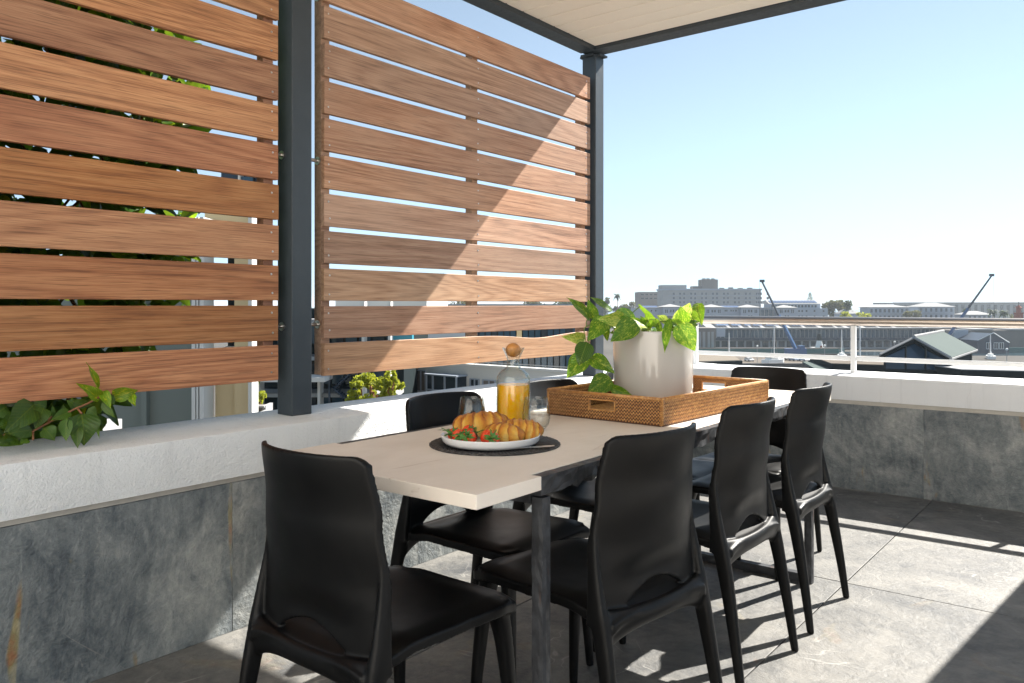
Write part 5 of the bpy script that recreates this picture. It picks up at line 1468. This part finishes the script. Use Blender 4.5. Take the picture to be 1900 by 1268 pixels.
part('roof_sheet', MB().prism([(x*0.99, y*0.96) for x, y in rf], zt-0.02, zt+0.05), 'paving', e)
part('canopy', MB().prism([(X(1486), -5.0), (X(1522), -5.2), (X(1527), -3.2), (X(1560), 8.5), (X(1540), 8.0)], zt-0.75, zt-0.55), 'green_roof', e)
part('roof_hatch', MB().box((X(1592), 0, zt+0.05), (X(1604), 1.2, zt+0.45)), 'dark_frame', e)
for k in range(6):
    u = (k+0.5)/6
    o = part('window', MB().box((-0.42, -0.08, -0.4), (0.42, 0.0, 0.4)), 'house_beige', e, loc=(lerp(rf[0][0], rf[1][0], u), lerp(rf[0][1], rf[1][1], u)+0.21, zt-1.05))
    o.rotation_euler = (0, 0, math.atan2(rf[1][1]-rf[0][1], rf[1][0]-rf[0][0]))
# barn by the dock
e, X, H = site('harbour_barn', 'dark gabled harbour house with white trimmed gable, right of the pavilion roof', 'house', 1812, 1874, 335, 0)
h0, h1, hp = X(1813), X(1872), H(619)
w = MB().add([(h0, 0, 0), (h1, 0, 0), (h1, 0, H(636)), (0, 0, hp), (h0, 0, H(632)), (h0, 18, 0), (h1, 18, 0), (h1, 18, H(636)), (0, 18, hp), (h0, 18, H(632))], [(0, 1, 2, 3, 4), (9, 8, 7, 6, 5), (0, 5, 6, 1), (1, 6, 7, 2), (2, 7, 8, 3), (3, 8, 9, 4), (4, 9, 5, 0)])
part('wall', w, 'crane_dark', e)
part('gable_trim', MB().tube([(h0, -0.2, H(632)), (0, -0.2, hp+0.3), (h1, -0.2, H(636))], 0.22, 4), 'boat_white', e)
windows(e, [X(1834), X(1848), X(1858)], [H(642)], 1.6, 2.4, 0, frame='boat_white')
e, X, H = site('dock_shed', 'dark dockside sheds with pale roof strips behind the barn', 'building', 1780, 1930, 352, 0)
part('wall', MB().box((X(1762), 0, 0), (X(1940), 12, H(613))), 'concrete_d', e)
for a, c in ((1806, 1840), (1872, 1935)): part('roof', MB().box((X(a), -1, H(613)), (X(c), 13, H(610.5))), 'white_roof', e)
part('white_gable', MB().box((X(1766), -2, 0), (X(1792), -0.1, H(612))), 'offwhite', e)
o = part('green_hoarding', MB().box((X(1790), -14, 0), (X(1930), -13.6, H(642))), 'hull', e)
o = part('quay_edge', MB().box((X(1790), -60, 0), (X(1940), -58, H(655))), 'stone_w', e)

# ------------------------------------------------------------------ trees
def tree(name, label, cat, b_, d, top, bottom, halfw, mat, n=900, size=0.5, trunk=True, seed=1, group=None, lobes=9):
    rg = random.Random(seed)
    e, X, H = site(name, label, cat, b_, b_, d, 0, group)
    w = halfw*d/1490.0; z1, z0 = H(top), max(0.4, H(bottom)); cz = (z0+z1)/2; hz = (z1-z0)/2
    lob = []
    while len(lob) < lobes:
        q = (rg.uniform(-0.85, 0.85), rg.uniform(-0.6, 0.6), rg.uniform(-0.75, 0.8))
        if q[0]**2 + q[2]**2 < 0.75: lob.append((*q, rg.uniform(0.3, 0.55) if lobes < 12 else rg.uniform(0.10, 0.30)))
    m = MB()
    for i in range(n):
        lx, ly, lz, lr = lob[i % len(lob)]
        while True:
            q = Vector((rg.uniform(-1, 1), rg.uniform(-1, 1), rg.uniform(-1, 1)))
            if 0.25 < q.length < 1: break
        p = Vector(((lx+q.x*lr)*w, (ly+q.y*lr)*w*0.9, cz + max(-1, min(1, lz+q.z*lr))*hz))
        s = size*rg.uniform(0.6, 1.3)
        rot = Euler((rg.uniform(0, 6), rg.uniform(0, 6), rg.uniform(0, 6))).to_matrix()
        m.add([p + rot @ Vector(v_)*s for v_ in ((-0.5, -0.28, 0), (0.1, -0.42, 0.08), (0.6, 0.05, 0), (0.0, 0.40, 0.05), (-0.45, 0.2, -0.06))], [(0, 1, 2), (0, 2, 3), (0, 3, 4)])
    tag(m.build('crown', M[mat], e), kind='stuff')
    if trunk:
        t_ = MB().tube([(0, 0, 0), (0.1*w, 0, cz*0.5), (0, 0.05*w, cz)], [0.05*w+0.1, 0.04*w+0.07, 0.02*w+0.04], 8)
        for k in range(5):
            lx, ly, lz, lr = lob[k]
            t_.tube([(0.06*w, 0, cz*0.6), (lx*w*0.6, ly*w*0.6, cz+lz*hz*0.3), (lx*w, ly*w, cz+lz*hz)], [0.03*w+0.03, 0.02*w+0.02, 0.01*w], 5)
        t_.build('trunk', M['twig'], e)
    return e
tree('bushy_tree', 'dark spreading tree right of the white hotel', 'tree', 1550, 520, 558, 592, 19, 'tree_olive', 1500, 1.2, seed=2)
tree('round_tree', 'dark round tree left of the white tent', 'tree', 1577, 505, 558, 590, 11, 'tree_dark', 700, 1.1, seed=3)
tree('lime_shrub', 'bright lime green shrub left of the white tent', 'shrub', 1566, 455, 579, 594, 14, 'tree_lime', 600, 0.9, seed=4)
tree('lime_shrub', 'bright lime green shrub between the tent and the first villa', 'shrub', 1602, 455, 580, 595, 13, 'tree_lime', 600, 0.9, seed=5)
tree('olive_tree', 'grey green tree between the two larger villas', 'tree', 1696, 505, 577, 594, 15, 'tree_olive', 700, 1.0, seed=6)
tree('bare_tree', 'pale brown tree left of the office slab', 'tree', 1170, 600, 561, 590, 20, 'tree_olive', 900, 1.3, seed=7)
tree('skyline_tree', 'dark tree low on the skyline beside the corner post', 'tree', 1127, 640, 553, 585, 12, 'tree_dark', 600, 1.3, seed=8)
tree('skyline_tree', 'small dark tree under the lone palm', 'tree', 1150, 600, 566, 590, 14, 'tree_dark', 600, 1.2, seed=9)
for i, (b_, d, w_) in enumerate(((800, 420, 30), (860, 430, 34), (925, 410, 36), (985, 430, 34), (1045, 420, 36), (1085, 400, 26))):
    tree('hill_tree', ['green tree mass far behind the right screen, leftmost', 'green tree mass far behind the right screen, second from left', 'green tree mass seen above the carafe through the slats', 'green tree mass right of the carafe through the slats', 'green tree mass behind the pothos through the slats', 'green tree mass nearest the corner post through the slats'][i], 'tree', b_, d, 557, 600, w_, 'tree_olive' if i % 2 else 'tree_dark', 800, 1.4, seed=30+i, group='trees behind the right screen')
def palm(label, b_, d, top, r, seed):
    rg = random.Random(seed)
    e, X, H = site('palm_tree', label, 'palm', b_, b_, d, 0, 'palms')
    z = H(top) - r*0.6
    MB().tube([(0, 0, 0), (0.2, 0, z*0.5), (0, 0, z)], [0.30, 0.22, 0.17], 8).build('trunk', M['twig'], e)
    m = MB()
    for k in range(34):
        a = rg.uniform(0, 2*PI); up = rg.uniform(-0.7, 1.0)
        d_ = Vector((math.cos(a), math.sin(a), 0)); s_ = Vector((-d_.y, d_.x, 0)); L = r*rg.uniform(0.8, 1.1)
        pts = [Vector((0, 0, z)) + d_*L*u + Vector((0, 0, L*(up*u - 0.75*u*u))) for u in (0, 0.35, 0.7, 1.0)]
        wd = [0.05, 0.16*r, 0.13*r, 0.02]
        m.add([p + s_*w_ for p, w_ in zip(pts, wd)] + [p - s_*w_ - Vector((0, 0, w_*0.3)) for p, w_ in zip(pts, wd)], [(i, i+1, i+5, i+4) for i in range(3)])
    tag(m.build('crown', M['tree_dark'], e), kind='stuff')
palm('lone palm on the skyline left of the office slab', 1145.5, 560, 543, 3.4, 1)
palm('left palm of the pair by the clock tower', 1842, 440, 571, 3.2, 2)
palm('right palm of the pair by the clock tower', 1862, 445, 573, 3.0, 3)
e, X, H = site('norfolk_pine', 'slim tiered pine on the skyline above the white hotel wing', 'tree', 1503, 1503, 700)
MB().tube([(0, 0, 0), (0, 0, H(545))], [0.4, 0.1], 6).build('trunk', M['twig'], e)
m = MB(); rg = random.Random(5)
for k in range(7):
    z = lerp(H(560), H(545), k/6); rr = lerp(3.2, 0.9, k/6)
    for q in range(26):
        a = rg.uniform(0, 2*PI); r_ = rr*rg.uniform(0.3, 1)
        p = Vector((r_*math.cos(a), r_*math.sin(a), z+rg.uniform(-0.25, 0.5)))
        m.add([p+Vector((-0.5, 0, 0)), p+Vector((0.5, 0.2, 0.1)), p+Vector((0, -0.2, 0.5))], [(0, 1, 2)])
tag(m.build('crown', M['tree_dark'], e), kind='stuff')

for i, (b_, d_, tp, hw_, mt, lb) in enumerate(((1478, 560, 558.5, 9, 'tree_olive', 'olive tree on the skyline just right of the leaning blue crane'), (1789, 530, 574, 7, 'tree_dark', 'dark tree at the foot of the tilted crane boom'), (1216, 330, 604, 12, 'tree_dark', 'dark tree beside the slatted block left of the solar shed'), (1880, 470, 584, 10, 'tree_olive', 'low olive tree under the clock tower'), (1640, 540, 583, 9, 'tree_dark', 'dark shrub against the wall of the first villa'))):
    tree('town_tree', lb, 'tree', b_, d_, tp, 566+1490*18/d_, hw_, mt, 420, 1.1, seed=100+i, group='trees of the harbour town')

# ------------------------------------------------------------------ buildings seen past and through the screens
e, X, H = site('apartment_house', 'grey green and beige rendered house close behind the left screen', 'house', 150, 447, 11.5, 0)
part('wall', MB().box((X(-260), 0.5, 0), (X(345), 0.9, H(470))), 'house_grey', e)
part('pilaster', MB().box((X(239), 0.38, 0), (X(249), 0.5, H(470))), 'house_grey', e)
for a, c in ((345, 352), (354, 357.5), (360, 368)): part('corner_post', MB().box((X(a), 0.2, 0), (X(c), 0.6, H(400))), 'house_white', e)
part('wall', MB().box((X(368), 0.66, 0), (X(409), 1.3, H(655))), 'house_beige', e)
part('wall', MB().box((X(408), 0.6, 0), (X(438), 1.0, H(380))), 'house_beige', e)
part('beige_band', MB().box((X(345), 0.7, H(470)), (X(408), 1.1, H(380))), 'house_beige', e)
part('edge_trim', MB().box((X(439), 0.5, 0), (X(446.5), 0.8, H(380))), 'house_white', e)
w_ = part('window', MB().box((X(370), 1.15, H(655)), (X(408), 1.3, H(470))), 'pane', e)
part('frame', MB().box((X(370), 1.0, H(640)), (X(408), 1.12, H(637))).box((X(404), 1.0, H(655)), (X(406), 1.12, H(470))).box((X(370), 1.0, H(655)), (X(408), 1.12, H(650))), 'house_white', w_)
part('upper_storey', MB().box((X(340), 1.5, H(380)), (X(432), 1.9, H(236))), 'crane_dark', e)
for a in (384, 424): part('upper_frame', MB().box((X(a), 1.3, H(380)), (X(a+3.5), 1.5, H(240))), 'house_white', e)
part('upper_window', MB().box((X(388), 1.36, H(330)), (X(412), 1.5, H(300))), 'pane_b', e)
e, X, H = site('white_deck', 'sunlit white roof deck just beyond the parapet, behind the leafy sprig', 'deck', 60, 200, 8.6, 0)
part('slab', MB().prism([(X(-220), -1.8), (X(225), -1.8), (X(176), 0.6), (X(-220), 0.6)], H(792)-0.3, H(792)), 'white_roof', e)

e, X, H = site('glazed_block', 'dark glazed apartment block with concrete floor slabs, behind the square post', 'building', 450, 735, 24, 0)
part('wall', MB().box((X(452), 1.6, 0), (X(736), 9, H(574))), 'dark_frame', e)
part('roof_parapet', MB().box((X(610), 0.9, H(574)), (X(786), 9, H(556.5))), 'house_white', e)
for el in (596, 666, 735, 800): part('floor_slab', MB().box((X(452), 0.2, H(el+4)), (X(736), 1.6, H(el-3))), 'concrete', e)
for el in (696, 768):
    part('balcony', MB().box((X(430), -0.9, H(el+8)), (X(615), 0.2, H(el))), 'house_white', e)
for a in (477, 589, 671, 720): part('column', MB().box((X(a), 0.0, 0), (X(a+5), 0.45, H(560))), 'house_white', e)
for a in range(9):
    for el in (620, 700, 760):
        x0 = X(487 + a*27)
        w_ = part('window', MB().box((x0, 1.50, H(el+22)), (x0+0.36, 1.59, H(el-18))), 'pane_b' if (a+el) % 3 else 'pane', e)
part('cyan_panel', MB().box((X(719), 1.0, H(634)), (X(757), 1.4, H(604))), 'cyan', e)
fe = MB()
for k in range(4):
    za, zb_ = H(690+k*30), H(660+k*30)
    x0, x1 = (X(622), X(655)) if k % 2 else (X(655), X(622))
    fe.tube([(x0, -0.2, za), (x1, -0.2, zb_)], 0.025, 4).tube([(x0, 0.15, za), (x1, 0.15, zb_)], 0.025, 4)
    for q in range(8):
        u = q/8; fe.box((lerp(x0, x1, u)-0.09, -0.2, lerp(za, zb_, u)), (lerp(x0, x1, u)+0.09, 0.15, lerp(za, zb_, u)+0.015))
part('fire_escape', fe, 'crane_dark', e)
for a in (612, 663): part('stair_post', MB().box((X(a), -0.2, 0), (X(a)+0.05, -0.15, H(640))), 'crane_dark', e)

e, X, H = site('white_apartment', 'white apartment block with a bay window and roof terrace railing, below the right screen', 'building', 734, 1060, 28, 0)
e.rotation_euler = (0, 0, YAW)
pL = Vector(((734-897)*30/1490, 2.0, 0)); pR = Vector(((1075-897)*24.9/1490, -3.1, 0))
ux = (pR-pL).normalized(); LW = (pR-pL).length; zt = CAM.z-(671.5-566)*30/1490 - G
mw = Matrix.Translation(pL) @ Matrix.Rotation(math.atan2(ux.y, ux.x), 4, 'Z')
def wpart(name, mb, mat): 
    o = part(name, mb, mat, e); o.matrix_local = mw; return o
wpart('wall', MB().box((0, 0, 0), (LW, 0.8, zt)), 'house_white')
wpart('roof_edge', MB().box((-0.05, -0.06, zt), (LW, 0.25, zt+0.08)), 'house_white')
def u_at(b_):                                      # along-wall position seen at bearing b_
    k = (b_-897)/1490.0
    # |28+y|*k = x on the wall line
    return ((28+pL.y)*k - pL.x)/(ux.x - ux.y*k)
def z_at(b_, el):
    u = u_at(b_); d = 28 + pL.y + ux.y*u
    return CAM.z-(el-566)*d/1490 - G
for (a, c, t0, t1, mt) in ((745, 759, 690, 720, 'pane'), (771, 788, 688, 724, 'concrete_d'), (797, 806, 700, 720, 'pane'), (875, 890, 704, 716, 'pane'), (899, 921, 706, 722, 'concrete_d'), (746, 760, 733, 750, 'pane'), (800, 815, 740, 760, 'pane')):
    x0, x1 = u_at(a), u_at(c); z0, z1 = z_at(a, t1), z_at(a, t0)
    w_ = wpart('window', MB().box((x0, -0.01, z0), (x1, 0.0, z1)), mt)
    fr = MB(); t_ = 0.035
    fr.box((x0-t_, -0.06, z0-t_), (x1+t_, -0.011, z0)).box((x0-t_, -0.06, z1), (x1+t_, -0.011, z1+t_)).box((x0-t_, -0.06, z0), (x0, -0.011, z1)).box((x1, -0.06, z0), (x1+t_, -0.011, z1)).box(((x0+x1)/2-0.02, -0.05, z0), ((x0+x1)/2+0.02, -0.011, z1))
    k = fr.build('frame', M['offwhite']); k.parent = w_
x0, x1, z0, z1 = u_at(809), u_at(866), z_at(809, 727), z_at(809, 694)
w_ = wpart('bay_window', MB().box((x0, -0.5, z0), (x1, -0.001, z1)), 'pane')
fr = MB().box((x0-0.06, -0.58, z1), (x1+0.06, 0.0, z1+0.05))
for q in (0, 0.22, 0.62, 1): fr.box((lerp(x0, x1, q)-0.03, -0.54, z0), (lerp(x0, x1, q)+0.03, -0.501, z1))
fr.box((x0, -0.53, z0+0.1), (x1, -0.502, z0+0.15))
k = fr.build('frame', M['offwhite']); k.parent = w_
rr = MB().tube([(0.2, 0.05, zt+0.17), (LW, 0.05, zt+0.17)], 0.014, 5).tube([(0.2, 0.05, zt+0.11), (LW, 0.05, zt+0.11)], 0.007, 5)
for k in range(14): rr.tube([(0.2+k*(LW-0.2)/13, 0.05, zt), (0.2+k*(LW-0.2)/13, 0.05, zt+0.17)], 0.010, 5)
wpart('roof_railing', rr, 'concrete')
e, X, H = site('glass_office', 'blue black glass office block behind the white apartment block', 'building', 860, 1130, 32, 0)
part('wall', MB().box((X(862), 0.4, 0), (X(1112), 10, H(590))), 'dark_frame', e)
part('roof_slab', MB().box((X(855), -0.6, H(590)), (X(1118), 10, H(583))), 'concrete', e)
for a in range(21):
    for t0, t1 in ((632, 596), (690, 640)):
        part('glass_panel', MB().box((X(866+a*11.6), 0.25, H(t0)), (X(875.5+a*11.6), 0.38, H(t1))), 'pane_b' if (a*7+t0) % 4 else 'house_beige' if a % 5 == 3 else 'pane', e)
e, X, H = site('grey_roof_block', 'pale low block far behind the carafe, seen through the slats', 'building', 785, 1090, 150, 0)
part('wall', MB().box((X(770), 0, 0), (X(1070), 20, H(566))), 'house_white', e)
part('roof', MB().box((X(765), -1, H(566)), (X(1075), 21, H(564.6))), 'offwhite', e)
windows(e, [X(800+k*22) for k in range(12)], [H(575)], 1.0, 0.8, 0)
tree('lime_tree', 'bright yellow green tree before the dark glazed block', 'tree', 690, 19.5, 690, 765, 55, 'tree_lime', 2600, 0.085, seed=11, lobes=34)
tree('lime_tree', 'slim yellow green tree top against the turquoise panel', 'tree', 722, 19.0, 684, 765, 17, 'tree_lime', 900, 0.08, seed=12, lobes=34)
tree('lime_shrub', 'yellow green shrub by the white garden stairs left of the post', 'shrub', 471, 17, 722, 765, 24, 'tree_lime', 1300, 0.08, seed=13, lobes=34)
tree('dark_palm_bush', 'hanging green foliage above the yellow shrub left of the post', 'shrub', 462, 18, 690, 722, 22, 'tree_dark', 700, 0.10, seed=14, lobes=34)
e, X, H = site('garden_stair', 'white edged timber steps beside the yellow shrub', 'stairs', 430, 500, 15, 0)
for k in range(4):
    part('tread', MB().box((X(425), -0.5*k, H(753+k*7)-0.10), (X(487+k*6), 0.45-0.5*k, H(753+k*7)-0.03)), 'concrete_d', e)
    part('nosing', MB().box((X(425), -0.5*k-0.06, H(753+k*7)-0.03), (X(487+k*6)+0.05, -0.5*k, H(753+k*7))), 'white_roof', e)
    part('string', MB().box((X(487+k*6), -0.5*k, H(753+k*7)-0.35), (X(487+k*6)+0.06, 0.45-0.5*k, H(753+k*7))), 'white_roof', e)

# ------------------------------------------------------------------ sea air over the harbour
hz = NT('harbour_haze')
hz.nt.nodes.remove(hz.b)
pv = hz.n('VolumePrincipled')
pv.inputs['Color'].default_value = (0.86, 0.93, 1.0, 1)
pv.inputs['Density'].default_value = 0.0002
pv.inputs['Anisotropy'].default_value = 0.0
hz.nt.links.new(pv.outputs[0], hz.out.inputs['Volume'])
o = MB().box((-52000, -1500, G-1.8), (52000, 52000, 34.0), M=mg).build('haze', hz.mat)
tag(o, 'pale sea haze over the town and harbour', 'haze', kind='stuff')
